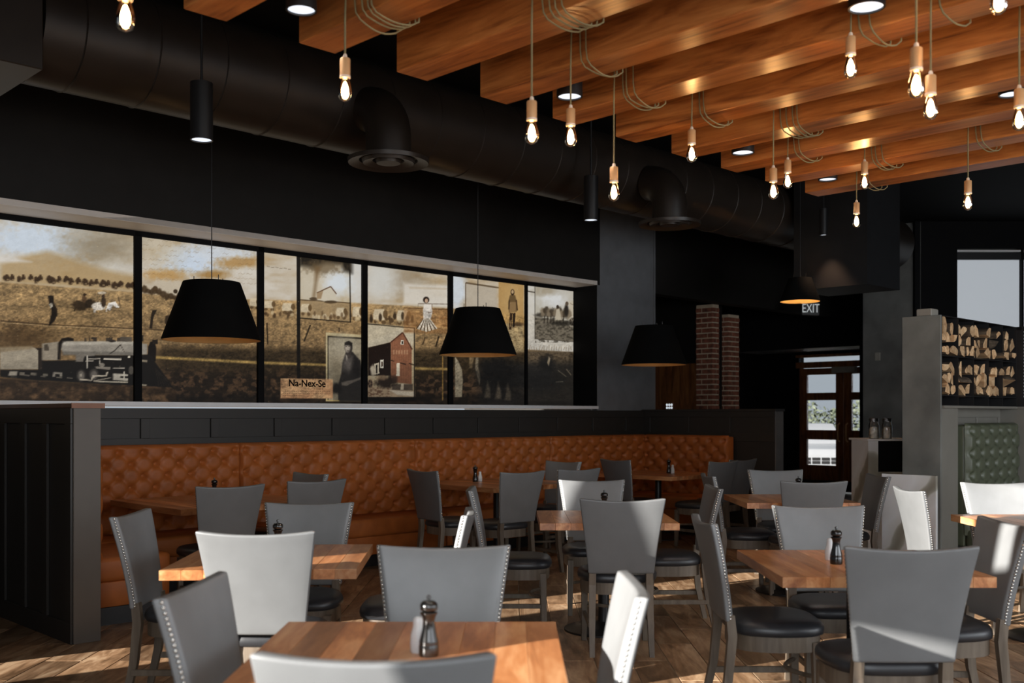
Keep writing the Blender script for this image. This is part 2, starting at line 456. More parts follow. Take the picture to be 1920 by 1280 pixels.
room('ceiling_vestibule', MB().box(16.3, 17.7, 7.5, 11.0, 2.63, 2.7), M['white_trim'])
room('trim_6', MB().box(16.2, 16.3, 8.06, 11.0, 2.6, ZC), M['paint_black'])
# frontal window wall far right
Yf = 15.24
xs0, xs1, xz0, xz1 = (1795-960)/F*Yf, (1916-960)/F*Yf, 0.9, 1.44+292*Yf/F
fw = MB().box(5.95, xs0, Yf, Yf+0.2, 0, ZC).box(xs0, 12, Yf, Yf+0.2, 0, xz0).box(xs0, 12, Yf, Yf+0.2, xz1+0.16, ZC)
fw.box(xs1, xs1+0.03, Yf, Yf+0.2, xz0, xz1+0.16).box(9.2, 12, Yf, Yf+0.2, xz0, xz1+0.16)
fo = fw.build('wall_back', M['paint_black']); tag(fo, kind='structure')
pts = [W(19.2, 2.4), Vector((12, Yf+0.2, 0))]
M['shade_cloth'] = emit('backlit_roller_shade', lin((150,156,162)), 1.0, base=(0.4,0.4,0.4,1))
for k, (a, b) in enumerate(((xs0, xs1), (xs1+0.03, 9.2))):
    f = MB()
    f.box(a, b, Yf+0.03, Yf+0.07, xz1+0.115, xz1+0.145)
    o = f.build('window_%d' % (k+1), M['white_trim']); tag(o, kind='structure')
    MB().box(a, b, Yf+0.08, Yf+0.09, xz0, xz1).build('roller_shade', M['shade_cloth'], o)
    MB().box(a, b, Yf+0.02, Yf+0.12, xz1, xz1+0.1).build('shade_cassette', M['black_metal'], o)
# soffit box over the entry
room('ceiling_bulkhead', MB().box(10.88, 11.69, 5.39, 6.3, 2.9, ZC), plain('bulkhead_paint', (0.016,0.0165,0.018), 0.55, spec=0.3))

# ================================================================== BEAMS
BZ, BH, BWD, PITCH = 3.05, 0.24, 0.19, 0.535
RIGHTS = [3.21 + (k-4)*PITCH for k in range(0, 12)]
bm_mesh = MB().box(-BWD/2, BWD/2, -3.1, 3.1, 0, BH).mesh('ceiling_beam', bevel=0.004)
ordn = ['first','second','third','fourth','fifth','sixth','seventh','eighth','ninth','tenth','eleventh','twelfth']
vis = 0
for k, r in enumerate(RIGHTS):
    o = put('ceiling_beam', bm_mesh, M['beam_wood'], None, W(r-BWD/2, 3.83-3.1, BZ), ROT)
    if k >= 2:
        lab = 'long orange-brown timber ceiling beam, %s from the left of the ten hanging over the room' % ordn[k-2]
    else:
        lab = 'orange-brown timber ceiling beam just above the top edge of the picture, %s of two' % ('nearer' if k == 0 else 'farther')
    tag(o, lab, 'beam', 'parallel timber beams')

# ================================================================== DUCT
DV, DZ, DR = 6.72, 3.88, 0.36
dt = empty('spiral_duct', W(2.36, DV, DZ), ROT)
tag(dt, 'large dark round spiral air duct running below the black ceiling along the mural wall', 'duct')
d = MB().tube([(0,0,0),(11.9,0,0)], DR, 40)
d.build('pipe', M['duct'], dt, smooth=True)
sm = MB()
for k in range(24):
    x = 0.25 + k*0.48
    sm.lathe([(DR, -0.006), (DR+0.007, 0), (DR, 0.006)], 40, closed=False)
    n = len(sm.v)
    sm.v[-120:] = [(p[2]+x, p[0], p[1]) for p in sm.v[-120:]]
sm.build('seam_ring', M['duct'], dt, smooth=True)
rd = room('rectangular_duct', MB().box(0.3, 2.34, 6.35, 7.1, 3.5, 4.24), M['duct'], bevel=0.006)
del rd['kind']; tag(rd, 'boxy dark rectangular duct at the far left under the ceiling', 'duct')
def diffuser(u, v, z, lab):
    t = empty('round_diffuser', W(u, v, z), ROT); tag(t, lab, 'air diffuser', 'round ceiling diffusers')
    MB().lathe([(0.305,0.03),(0.30,0.0),(0.22,0.022),(0.21,0.05)], 40, closed=False).build('outer_cone', M['duct'], t, smooth=True)
    MB().lathe([(0.20,0.025),(0.19,0.0),(0.12,0.02),(0.11,0.05)], 32, closed=False).build('middle_cone', M['duct'], t, smooth=True)
    MB().lathe([(0.10,0.03),(0.09,0.0),(0.02,0.0)], 24, closed=True).build('inner_cone', M['duct'], t, smooth=True)
    MB().lathe([(0.305,0.03),(0.18,0.05),(0.17,0.06),(0.17,0.12)], 40, closed=False).build('collar', M['duct'], t, smooth=True)
    dy = DV - v
    pts = [(0,0,0.1),(0,0,0.2)]
    for k in range(1, 8):
        a = k/8*PI/2
        pts.append((0, 0.25*(1-math.cos(a)), 0.2+0.25*math.sin(a)))
    pts += [(0,0.25,0.455)]
    MB().tube(pts, 0.17, 28).build('elbow', M['duct'], t, smooth=True)
diffuser(4.79, 6.17, 3.33, 'dark round stepped air diffuser hanging between the first two wall-side shades, nearer one')
diffuser(8.22, 6.12, 3.30, 'dark round stepped air diffuser farther along the duct, beside the black cylinder lamp')

# ================================================================== BACKLIT MURAL (printed window film, colours stored on the print mesh)
class Noise:
    def __init__(s, seed): s.g = np.random.RandomState(seed).rand(256, 256)
    def __call__(s, x, y):
        xi = np.floor(x).astype(int); yi = np.floor(y).astype(int)
        fx = x-xi; fy = y-yi; fx = fx*fx*(3-2*fx); fy = fy*fy*(3-2*fy)
        g = s.g; a = g[yi%256, xi%256]; b = g[yi%256, (xi+1)%256]; c = g[(yi+1)%256, xi%256]; d = g[(yi+1)%256, (xi+1)%256]
        return (a*(1-fx)+b*fx)*(1-fy) + (c*(1-fx)+d*fx)*fy
    def fbm(s, x, y, o=4):
        r = 0; a = 0.5
        for k in range(o): r = r + a*s(x*2**k+17*k, y*2**k+31*k); a *= 0.5
        return r/0.9375
class Print:
    """Flat print: a colour for each print vertex; motif outlines are given in the print's own 2-D sheet coordinates."""
    def __init__(s, px, py):
        s.x = px; s.y = py; s.c = np.zeros((len(px), 3)); s.n = Noise(3); s.n2 = Noise(8)
    def mix(s, a, col, idx=None):
        col = np.array(col, float)
        if idx is None: s.c += (col - s.c)*np.clip(a, 0, 1)[:, None]
        else: s.c[idx] += (col - s.c[idx])*np.clip(a, 0, 1)[:, None]
    def poly(s, pts, col, al=1.0, soft=0.0):
        pts = np.array(pts, float)
        m = soft+1
        idx = np.where((s.x > pts[:,0].min()-m) & (s.x < pts[:,0].max()+m) & (s.y > pts[:,1].min()-m) & (s.y < pts[:,1].max()+m))[0]
        if len(idx) == 0: return
        x = s.x[idx]; y = s.y[idx]; ins = np.zeros(len(idx), bool); dist = np.full(len(idx), 1e9)
        n = len(pts)
        for i in range(n):
            x0, y0 = pts[i]; x1, y1 = pts[(i+1) % n]
            c = ((y0 > y) != (y1 > y))
            xc = (x1-x0)*(y-y0)/((y1-y0) if y1 != y0 else 1e-9)+x0
            ins ^= c & (x < xc)
            if soft:
                L = (x1-x0)**2+(y1-y0)**2+1e-9
                t = np.clip(((x-x0)*(x1-x0)+(y-y0)*(y1-y0))/L, 0, 1)
                dist = np.minimum(dist, np.hypot(x-x0-t*(x1-x0), y-y0-t*(y1-y0)))
        a = ins.astype(float)
        if soft: a = np.clip(0.5+np.where(ins, dist, -dist)/soft/2, 0, 1)
        s.mix(a*al, col, idx)
    def ell(s, cx, cy, rx, ry, col, al=1.0, soft=0.15, tex=0.0):
        idx = np.where((abs(s.x-cx) < rx*1.6+2) & (abs(s.y-cy) < ry*1.6+2))[0]
        if len(idx) == 0: return
        r = np.hypot((s.x[idx]-cx)/rx, (s.y[idx]-cy)/ry)
        if tex: r = r + tex*(s.n.fbm(s.x[idx]/6+cx, s.y[idx]/6, 3)-0.5)*2
        s.mix(np.clip((1+soft-r)/(2*soft), 0, 1)*al, col, idx)
    def line(s, pts, w, col, al=1.0):
        for (x0, y0), (x1, y1) in zip(pts[:-1], pts[1:]):
            L = math.hypot(x1-x0, y1-y0)+1e-9; nx, ny = -(y1-y0)/L*w/2, (x1-x0)/L*w/2
            s.poly([(x0+nx, y0+ny), (x1+nx, y1+ny), (x1-nx, y1-ny), (x0-nx, y0-ny)], col, al, soft=0.4)

def paint(P):
    x, y, n, n2 = P.x, P.y, P.n, P.n2
    yf = np.interp(x, [0,250,340,490,560,680,840,1000,1110], [527,546,556,560,562,567,576,590,600])
    t1 = n.fbm(x/30, y/12, 5); t2 = n2.fbm(x/4, y/2.6, 4); t3 = n.fbm(x/90, y/40+9, 4)
    # sky
    P.mix(np.ones_like(x), (182,168,146))
    P.mix((t1-0.42)*1.8, (158,128,84))
    P.mix((t3-0.45)*2.2, (200,196,190))
    P.ell(60, 455, 85, 42, (186,198,212), 1, 0.5, 0.5)
    P.ell(15, 490, 50, 16, (198,190,178), .8, 0.5, 0.5)
    P.ell(190, 460, 60, 34, (140,128,106), .8, 0.7, 0.3)
    P.ell(225, 505, 45, 16, (192,188,180), .8, 0.6, 0.3)
    P.poly([(0,495),(50,478),(88,470),(115,478),(150,492),(200,506),(250,516),(250,545),(0,530)], (168,136,86), .8, 6)
    P.poly([(0,482),(25,482),(60,491),(25,492),(0,490)], (200,195,188), .8, 3)
    P.ell(358, 488, 52, 24, (184,198,216), 1, 0.5, 0.5)
    P.ell(420, 475, 50, 20, (190,198,208), .9, 0.5, 0.5)
    P.ell(300, 470, 38, 30, (190,178,155), .6, 0.6, 0.4)
    P.ell(450, 492, 45, 9, (172,128,66), .85, 0.5, 0.5)
    P.ell(310, 515, 40, 9, (184,138,72), .8, 0.5, 0.5)
    P.ell(400, 515, 28, 7, (158,112,46), .85, 0.5, 0.4)
    P.ell(470, 512, 30, 10, (200,194,184), .7, 0.5, 0.4)
    P.ell(760, 520, 40, 28, (128,112,88), .5, 0.7, 0.4)
    P.ell(712, 525, 30, 38, (190,190,186), .8, 0.6, 0.3)
    P.ell(668, 515, 16, 60, (192,192,190), .9, 0.4, 0.2)
    P.poly([(757,531),(850,536),(850,576),(757,570)], (200,194,184), .8, 3)
    P.poly([(766,537),(850,540),(850,544),(768,541)], (176,156,128), .5, 1)
    P.ell(858, 540, 16, 40, (190,200,212), .9, 0.4, 0.2)
    # handwriting on the paper sky
    for k in range(9):
        for q in range(16):
            xx = 262+q*14+(k*5) % 9; yy = 447+k*9+xx*0.05-10
            if n(np.array([xx/9.]), np.array([yy/4.]))[0] > 0.5:
                P.line([(xx, yy), (xx+4, yy-2), (xx+8, yy+1), (xx+12, yy-1)], 0.8, (110,80,44), .35)
    for k in range(6):
        P.line([(500+k*8, 499+k*0.9+(k % 2)*1.5), (506+k*8, 500+k*0.9)], 1.0, (70,50,26), .6)
    # field
    m = np.clip((y-yf)/3, 0, 1)
    g = np.clip((y-yf)/(760-yf), 0, 1)[:, None]
    field = (1-g)*np.array((166,132,84)) + g*np.array((96,70,42))
    field = field*(0.72+0.62*(t2-0.1))[:, None]*(0.82+0.36*t1)[:, None]
    P.c += (field-P.c)*m[:, None]
    dk = np.clip((y-(640+0.012*x))/14, 0, 1)*np.clip((x-270)/40, 0, 1)
    P.mix(dk*0.82*(0.4+0.9*t2), (34,25,13))
    dk = np.clip((y-(683+0.01*x))/22, 0, 1)*np.clip((x-150)/60, 0, 1)
    P.mix(dk*0.8, (40,29,20)); P.mix(dk*np.clip((n.fbm(x/9, y/7, 4)-0.47)*4, 0, .6), (132,92,58))
    P.mix(np.clip((y-733)/12, 0, 1)*0.75, (26,20,15))
    P.poly([(290,667),(480,677),(611,682),(780,688),(850,690),(850,694),(780,693),(611,686),(480,682),(290,672)], (176,140,70), .85, 1.5)
    P.ell(40, 632, 48, 26, (72,50,26), .75, 0.6, 0.5)
    P.line([(0,601),(90,608),(255,616),(330,620)], 2.2, (70,50,30), .8)
    P.line([(0,604),(90,611),(255,618)], 1.2, (178,148,104), .7)
    # herd and riders on the ridge
    rs = np.random.RandomState(4)
    for k in range(22):
        xx = 10+k*11.4+rs.uniform(-3, 3); yy = np.interp(xx, [0,130,250], [525,530,541])-rs.uniform(2, 6)
        r = rs.uniform(4, 7)
        P.ell(xx, yy, r, r*0.9, (52,34,18), .92, .25, .5); P.ell(xx, yy-4, 3.2, 3.6, (66,44,24), .9)
        P.ell(xx+2, yy+3, 2, 1.5, (170,140,100), .6)
    for k in range(12):
        xx = 264+k*7.0; yy = 543+k*1.3+rs.uniform(-4, 4)
        P.ell(xx, yy, rs.uniform(4, 6), rs.uniform(4, 7), (62,42,20), .85, .3, .6)
    P.ell(291, 541, 5, 5, (70,48,22), .9); P.ell(329, 546, 4, 4, (46,30,14), .9)
    # two riders
    P.ell(152, 573, 16, 9, (52,38,22), .95, .2, .4); P.ell(172, 569, 12, 8, (46,34,20), .95, .2, .4)
    P.line([(140,578),(139,584)], 3, (52,38,22)); P.line([(176,575),(178,583)], 3, (46,34,20))
    P.ell(158, 560, 4, 7, (90,64,40)); P.ell(159, 552, 3, 2.5, (60,42,26))
    P.ell(186, 574, 13, 7.5, (206,196,182), 1, .15, .2); P.poly([(200,578),(203,568),(216,565),(224,576),(219,577),(212,572),(206,582)], (212,206,198), 1, .6)
    P.line([(178,578),(177,586)], 3, (200,190,176)); P.line([(199,578),(200,584)], 3, (200,190,176))
    P.ell(194, 566, 5, 10, (60,44,28)); P.ell(194, 555, 3.5, 3, (70,50,34)); P.ell(191, 549, 8, 2.5, (206,196,180), .7)
    P.line([(222,556),(225,570)], 2.5, (80,60,40), .8)
    # fence posts
    P.poly([(90,554),(100,554),(102,570),(107,578),(107,592),(102,602),(91,612),(94,596),(97,584),(92,570)], (34,26,20), .97, .8)
    P.poly([(92,570),(97,567),(99,574),(95,578)], (200,190,170), .8, .6)
    P.poly([(286,581),(294,581),(288,594),(285,616),(280,616),(283,592)], (38,28,18), .95, .6)
    P.poly([(310,592),(318,590),(316,612),(309,606)], (48,34,20), .9, 1)
    P.line([(500.5,605),(502,645)], 3, (48,36,20), .9)
    P.line([(582,609),(570,640)], 3, (44,34,20), .9); P.line([(636,614),(636,622)], 2.4, (60,40,24))
    P.line([(714,620),(711,634)], 1.6, (80,62,40), .8); P.line([(797,632),(793,646)], 2, (70,50,30), .9)
    P.line([(823,630),(817,650)], 3, (50,36,20), .9)
    # steam locomotive
    P.poly([(0,652),(60,650),(72,655),(74,692),(0,692)], (150,138,118), 1, 1)
    P.poly([(0,650),(60,648),(62,654),(0,660)], (132,112,82), .8, 2)
    P.poly([(66,652),(80,652),(80,694),(72,694),(72,658)], (44,34,26), 1, .6)
    P.poly([(79,644),(110,640),(110,675),(79,675)], (136,124,106), 1, .8)
    P.poly([(83,646),(90,645),(92,657),(83,657)], (60,50,40), .8, .6)
    P.poly([(109,643),(116,634),(128,632),(138,634),(138,640),(126,640),(118,646),(114,656),(113,674),(108,674)], (32,26,22), 1, .8)
    P.poly([(116,644),(124,640),(250,640),(262,643),(276,645),(276,664),(250,666),(120,664),(115,655)], (140,132,120), 1, 1)
    P.poly([(118,640),(250,639),(250,645),(118,647)], (168,160,146), .7, 1.5)
    P.poly([(116,658),(260,660),(260,666),(116,666)], (92,86,78), .7, 2)
    for (a, b) in ((160,2),(168,2),(178,4),(205,7),(228,9),(240,7)):
        P.poly([(a-b,640),(a-b+1,633),(a+b-1,633),(a+b,640)], (62,52,42), .95, .6)
    P.ell(176, 634, 6, 2.4, (56,46,38)); P.ell(210, 639, 8, 2.2, (48,40,34)); P.line([(205,634),(208,630),(211,634)], 1, (40,30,20))
    P.poly([(225,631),(247,632),(247,639),(226,639)], (84,74,62), 1, .6)
    P.line([(226,646),(214,658),(206,663)], 2, (56,50,44)); P.line([(226,646),(233,660)], 1.2, (70,62,54))
    P.poly([(262,628),(269,628),(269,640),(262,640)], (52,42,32), 1, .6)
    P.poly([(278,650),(282,640),(290,640),(293,652),(292,676),(284,684),(277,668)], (24,18,14), 1, .8)
    P.poly([(285,637),(296,636),(296,645),(287,645)], (36,28,20), 1, .5)
    P.poly([(79,676),(150,675),(152,666),(250,666),(282,664),(292,680),(318,716),(325,726),(240,722),(60,712),(0,706),(0,693),(79,693)], (26,22,19), 1, 1)
    for k in range(9):
        P.poly([(16+k*0+[0,30,60,90,110,20,42,64,5][k],[700,702,704,706,707,697,698,700,706][k]), (26+[0,30,60,90,110,20,42,64,5][k],[701,703,705,707,708,698,699,701,707][k]),
                (26+[0,30,60,90,110,20,42,64,5][k],[703,705,707,709,710,704,704,705,708][k]), (16+[0,30,60,90,110,20,42,64,5][k],[702,704,706,708,709,703,703,704,707][k])], (150,138,120), .7, .6)
    P.poly([(18,696),(33,696),(32,704),(16,704)], (176,164,146), .9, .8)
    P.poly([(142,664),(178,663),(178,667),(158,668),(156,678),(142,678)], (110,102,92), 1, .6)
    P.line([(164,666),(164,690)], 2.2, (176,168,154)); P.line([(160,677),(176,676)], 1.6, (170,160,146)); P.line([(164,673),(188,672),(187,682)], 1.6, (160,150,136))
    P.poly([(194,671),(228,672),(228,675),(194,674)], (186,176,160), 1, .5); P.ell(242, 669, 2.5, 2, (200,190,170))
    P.poly([(178,687),(207,688),(206,693),(181,691)], (130,120,108), 1, .5); P.ell(191, 684, 5, 4, (150,140,126), .8)
    P.ell(152, 704, 9, 12, (58,52,47)); P.ell(152, 704, 6, 9, (112,104,94)); P.ell(176, 702, 9, 11, (64,58,52)); P.ell(176, 703, 6, 8, (104,96,88))
    P.ell(152, 703, 2.4, 3, (166,154,138)); P.ell(175, 706, 2.4, 3, (176,164,148))
    P.poly([(100,697),(116,698),(117,706),(112,706),(111,701),(104,701),(104,706),(99,706)], (150,140,126), .9, .5)
    P.line([(150,711),(172,713),(174,705),(200,704),(201,697)], 2.6, (196,182,160)); P.line([(176,714),(206,716),(240,716)], 2.6, (188,176,154)); P.line([(180,713),(208,708)], 1.8, (160,148,130))
    P.poly([(212,700),(236,701),(240,702),(240,705),(226,705),(226,708),(240,709),(240,714),(212,712)], (206,196,178), .95, .7)
    P.line([(233,696),(233,714)], 1.6, (206,196,178)); P.line([(212,690),(234,690)], 2, (168,158,144))
    P.ell(246, 694, 5, 8, (96,88,78), .9); P.poly([(262,674),(276,675),(276,679),(262,678)], (140,126,104), .9, .6)
    for k in range(6): P.line([(292+k*3, 690+k*3), (298+k*5, 724)], 0.9, (64,52,40), .7)
    P.poly([(266,720),(276,721),(274,723),(267,723)], (190,176,150), .9, .5)
    P.poly([(0,709),(150,718),(330,730),(330,750),(0,750)], (58,40,24), .85, 2)
    P.mix(np.clip((y-712-0.045*x)/3, 0, 1)*np.clip((330-x)/20, 0, 1)*np.clip((n.fbm(x/16, y/12, 4)-.48)*3, 0, .8), (128,92,58))
    # covered wagons
    def wagon(cx, cy, w, h, c=(196,178,146)):
        P.poly([(cx-w*.5,cy+h*.5),(cx-w*.52,cy),(cx-w*.4,cy-h*.5),(cx+w*.25,cy-h*.5),(cx+w*.4,cy-h*.3),(cx+w*.3,cy+h*.6)], c, .95, 1)
        P.ell(cx+w*.36, cy, w*.17, h*.42, (96,70,38), .9)
        P.ell(cx-w*.3, cy+h*.75, w*.16, h*.2, (80,56,30), .7); P.ell(cx+w*.25, cy+h*.8, w*.16, h*.2, (74,52,28), .7)
    for (a, b, c, d) in ((477,566,18,14),(505,570,22,13),(541,575,24,14),(574,577,17,17),(640,584,26,16),(670,584,18,18),(713,589,26,19),(757,591,26,19)): wagon(a, b, c, d)
    for k in range(60):
        xx = rs.uniform(490, 775); yy = np.interp(xx, [490,680,780], [588,598,603])+rs.uniform(-6, 4)
        P.ell(xx, yy, rs.uniform(1.4, 3), rs.uniform(2, 5), (72,50,28) if k % 3 else (190,166,124), .7, .4, .5)
    for (a, b) in ((713,594),(740,592),(755,592),(764,597),(773,597),(696,597)): P.ell(a, b, 3, 7, (52,38,24), .9, .3, .3)
    # tornado and house card
    P.poly([(562,476),(658,489),(658,604),(562,596)], (172,152,116), .75, 1)
    P.ell(610, 530, 45, 45, (196,186,168), .7, .5, .4); P.ell(635, 530, 26, 22, (196,204,212), .95, .5, .3)
    P.ell(575, 535, 14, 40, (186,176,156), .8, .5, .4)
    P.poly([(560,474),(660,488),(660,512),(645,508),(640,496),(612,494),(590,502),(562,498)], (30,24,16), .95, 5)
    P.ell(608, 500, 30, 12, (104,84,56), .7, .5, .8); P.poly([(590,498),(602,500),(594,530),(590,560),(586,560),(590,530)], (112,84,50), .8, 4)
    P.poly([(562,562),(658,568),(658,604),(562,596)], (152,122,80), .8, 1.5)
    P.line([(562,562),(600,564),(658,568)], 2, (84,62,36), .9); P.ell(588, 560, 8, 3, (70,52,32), .8)
    P.poly([(594,546),(618,537),(630,550),(630,562),(608,565),(594,560)], (190,180,160), .95, 1)
    P.line([(594,549),(620,537),(631,551)], 2, (96,64,40)); P.poly([(594,549),(606,545),(602,560),(594,560)], (150,120,84), .9, 1)
    P.ell(620, 566, 12, 3, (60,44,26), .7)
    for (a, b) in ((574,577),(640,584)): wagon(a, b, 20, 15)
    for k in range(22): P.ell(rs.uniform(565,652), 592+rs.uniform(-5,5), 2, 4, (96,70,42) if k%2 else (196,176,140), .7, .4, .4)
    P.poly([(556,474),(563,475),(563,720),(557,720)], (20,16,12), .95, .8)
    P.line([(562,596),(658,604)], 2, (30,22,14)); P.line([(656,505),(657,604)], 2.2, (30,22,14))
    # framed portrait of a person in a dark suit
    P.poly([(611,623),(688,628),(688,752),(611,752)], (182,164,120), 1, .8)
    P.poly([(614,629),(684,633),(684,752),(614,750)], (40,34,26), 1, .6)
    P.poly([(616,632),(684,636),(684,752),(616,750)], (142,130,106), 1, .8)
    P.ell(632, 690, 10, 50, (110,96,74), .5, .6, .5); P.ell(640, 650, 22, 20, (164,154,132), .6, .6, .4)
    P.poly([(650,654),(662,660),(670,670),(676,676),(678,690),(680,708),(690,730),(690,752),(634,752),(634,722),(640,700),(642,680),(646,668)], (44,40,37), 1, 1.2)
    P.ell(652, 682, 9, 13, (96,88,82), .9, .5, .4); P.poly([(648,664),(653,668),(650,676)], (150,140,128), .8, 1); P.ell(668, 690, 7, 18, (30,27,26), .8, .5, .3)
    P.ell(653.5, 651, 7.5, 11.5, (50,44,40)); P.ell(651.5, 651.5, 5.2, 9, (150,138,124), .95, .3); P.poly([(648,646),(655,646),(654,656),(650,659)], (170,156,140), .6, 2); P.poly([(646,642),(654,639),(661,643),(660,648),(646,647)], (34,30,28), .9, 1)
    P.line([(648,649),(651,649)], 1.3, (26,22,20)); P.line([(653,649),(656,649)], 1.3, (26,22,20)); P.line([(650,657.5),(655,657.5)], 1, (46,36,32)); P.poly([(650,663),(658,660),(658,670),(652,672)], (62,54,50), .9, 1)
    P.poly([(640,717),(650,714),(662,712),(676,707),(676,711),(660,718),(650,723),(641,722)], (104,94,84), .95, 1); P.ell(631, 728, 10, 9, (30,27,25), .95, .4, .4)
    P.line([(611,750),(636,751)], 2, (178,150,84), .9); P.line([(686,632),(686,752)], 3, (176,150,92), .9)
    # barn card
    P.poly([(688,605),(778,614),(778,744),(688,744)], (172,152,116), 1, .8)
    P.poly([(688,607),(777,616),(777,640),(770,655),(754,622),(720,646),(690,651)], (180,168,144), .8, 3)
    P.poly([(690,651),(733,641),(733,704),(690,704)], (34,22,17), 1, .6)
    P.poly([(690,651),(733,641),(756,622),(750,618),(690,640)], (176,164,140), .9, 1)
    P.poly([(733,641),(755,623),(772,654),(772,720),(733,716)], (138,84,56), 1, .6)
    for k in range(9): P.line([(736+k*4.2, 640-abs(0)), (736+k*4.2, 716)], 0.7, (108,62,40), .5)
    P.line([(731,643),(755,623),(773,655)], 2.4, (86,46,30)); P.poly([(752,637),(757,638),(757,646),(751,646)], (206,196,176)); P.poly([(753,639),(756,639),(756,645),(753,645)], (24,18,14))
    for k in range(6): P.poly([(737+k*5,656),(740+k*5,656),(740+k*5,664),(737+k*5,664)], (172,128,92), .7, .5)
    P.poly([(744,680),(749,680),(749,705),(743,705)], (204,190,164)); P.poly([(713,675),(719,674),(719,690),(713,690)], (204,196,178)); P.poly([(715,678),(718,678),(718,687),(715,687)], (80,60,48))
    P.poly([(702,682),(710,680),(711,700),(703,702)], (196,182,156), .95); P.poly([(704,684),(708,683),(708,700),(704,700)], (28,20,16))
    P.line([(733,675),(739,677)], 2, (60,40,28)); P.line([(750,680),(761,683)], 2, (44,30,22)); P.line([(767,681),(776,684)], 2, (44,30,22))
    P.poly([(688,724),(733,728),(778,733),(778,744),(688,744)], (160,134,104), 1, 1.5); P.mix(((y>724)&(y<744)&(x>688)&(x<735))*np.clip((t2-.45)*3,0,.8), (90,58,40))
    P.poly([(735,720),(774,720),(774,732),(735,731)], (74,60,50), .9, 1); P.poly([(752,719),(757,719),(757,730),(751,730)], (184,168,142)); P.poly([(730,731),(777,734),(777,743),(745,740)], (206,192,168), .85, 1.5)
    P.ell(722, 716, 18, 11, (40,28,22), .95, .3, .5); P.ell(716, 708, 10, 4, (150,118,86), .7, .4, .5); P.ell(740, 710, 6, 7, (60,42,32), .9, .3, .3)
    P.ell(694, 719, 6, 9, (150,120,92), .8, .2); P.ell(694, 719, 4.5, 7.4, (44,32,26), .9, .2)
    for k in range(5): P.line([(694,719),(694+5*math.cos(k*1.26),719+8*math.sin(k*1.26))], .8, (160,130,100), .7)
    P.ell(700, 695, 5, 11, (190,176,150), .9, .3, .4)
    P.line([(688,607),(778,615)], 1.8, (30,22,14)); P.line([(777,614),(777,745)], 2, (24,18,12)); P.poly([(688,744),(779,744),(779,752),(688,752)], (20,15,12), 1, .6)
    # person in a straw skirt, holding a pole
    P.poly([(757,580),(842,580),(842,626),(757,624)], (158,104,52), .55, 2); P.line([(757,577),(842,580)], 1.6, (96,58,28), .9)
    for k in range(14): P.ell(rs.uniform(760,838), rs.uniform(583,622), 8, 2, (196,150,90) if k%2 else (120,76,36), .6, .5, .6)
    for k in range(17):
        a = (k-8)/8.0; P.line([(800+a*4, 596), (800+a*19, 622-abs(a)*6)], 2.4, (206,196,178) if k % 3 else (70,46,24), .9)
    P.poly([(795,570),(808,570),(811,584),(808,597),(794,597),(793,582)], (208,200,190), .97, .8)
    P.ell(799, 562, 5.8, 6, (40,26,18)); P.ell(799.5, 563.5, 3, 4, (186,150,122), .95); P.line([(784,569),(840,570)], 1.2, (84,62,44), .9)
    P.line([(784,569),(784,580)], .8, (84,62,44), .6); P.line([(810,569),(810,579)], .9, (96,66,46)); P.line([(802,586),(814,584)], 1.2, (100,64,40))
    # card behind, standing person in a long coat
    P.poly([(873,530),(932,538),(932,576),(873,576)], (172,160,142), .9, 1); P.line([(873,530),(940,540)], 3, (84,64,40), .85); P.line([(873,530),(873,578)], 2, (90,70,48), .8)
    P.poly([(935,528),(982,533),(982,626),(935,612)], (170,128,66), .95, 1); P.ell(960, 560, 20, 40, (186,150,92), .6, .6, .3)
    P.poly([(935,606),(982,608),(982,660),(960,660)], (166,142,98), .9, 2); P.mix(((x>935)&(x<982)&(y>612)&(y<640))*np.clip((n.fbm(x/3,y/2,2)-.5)*5,0,.6), (98,70,38))
    P.ell(972, 608, 12, 4, (66,46,26), .8, .4, .3)
    P.poly([(956,553),(966,553),(969,566),(969,584),(954,586),(953,566)], (104,78,44), 1, .8); P.ell(961, 548, 3.6, 6, (56,38,22)); P.ell(961, 547, 2.2, 3.4, (178,146,104))
    P.poly([(955,566),(968,566),(967,585),(955,586)], (140,108,66), .9, 1); P.line([(955,562),(954,580)], 2.4, (70,50,28)); P.line([(968,562),(970,582)], 2.4, (70,50,28))
    P.poly([(956,586),(961,587),(959,618),(954,618)], (60,40,24)); P.poly([(961,587),(967,586),(965,612),(961,614)], (44,30,18)); P.line([(958,600),(957,612)], 1.4, (178,140,86))
    # wagon team card
    P.poly([(985,530),(1110,545),(1110,662),(985,655)], (192,190,184), .85, 1.5)
    P.poly([(1003,537),(1105,550),(1105,642),(1003,635)], (172,166,152), 1, .8)
    P.ell(1040, 560, 26, 16, (198,200,202), .9, .6, .4); P.ell(1025, 545, 22, 8, (140,124,96), .6, .6, .5); P.ell(1080, 552, 22, 10, (176,170,158), .8, .5, .4)
    P.poly([(1003,594),(1105,606),(1105,642),(1003,635)], (112,102,86), 1, 1.5); P.mix(((x>1003)&(x<1105)&(y>596)&(y<642))*np.clip((t2-.42)*3,0,.75), (56,50,40))
    P.ell(1016, 590, 13, 4, (54,48,40), .9, .4, .4)
    P.poly([(1066,565),(1092,562),(1105,570),(1105,600),(1068,602)], (182,170,148), .95, 2)
    for k in range(5): P.line([(1069+k*7,568),(1073+k*7,571),(1077+k*7,569)], 1, (96,82,64), .7)
    for k in range(9): P.ell(1018+k*6, 586+rs.uniform(-4,4), 5.5, 8, (66,54,40) if k%2 else (122,106,84), .9, .3, .5)
    for k in range(7): P.line([(1021+k*6,592),(1020+k*6,606)], 1.6, (46,38,30), .9)
    P.poly([(1043,580),(1049,578),(1053,600),(1041,600)], (176,164,142), .95, 1); P.ell(1045.5, 575, 2.5, 3.4, (60,48,36))
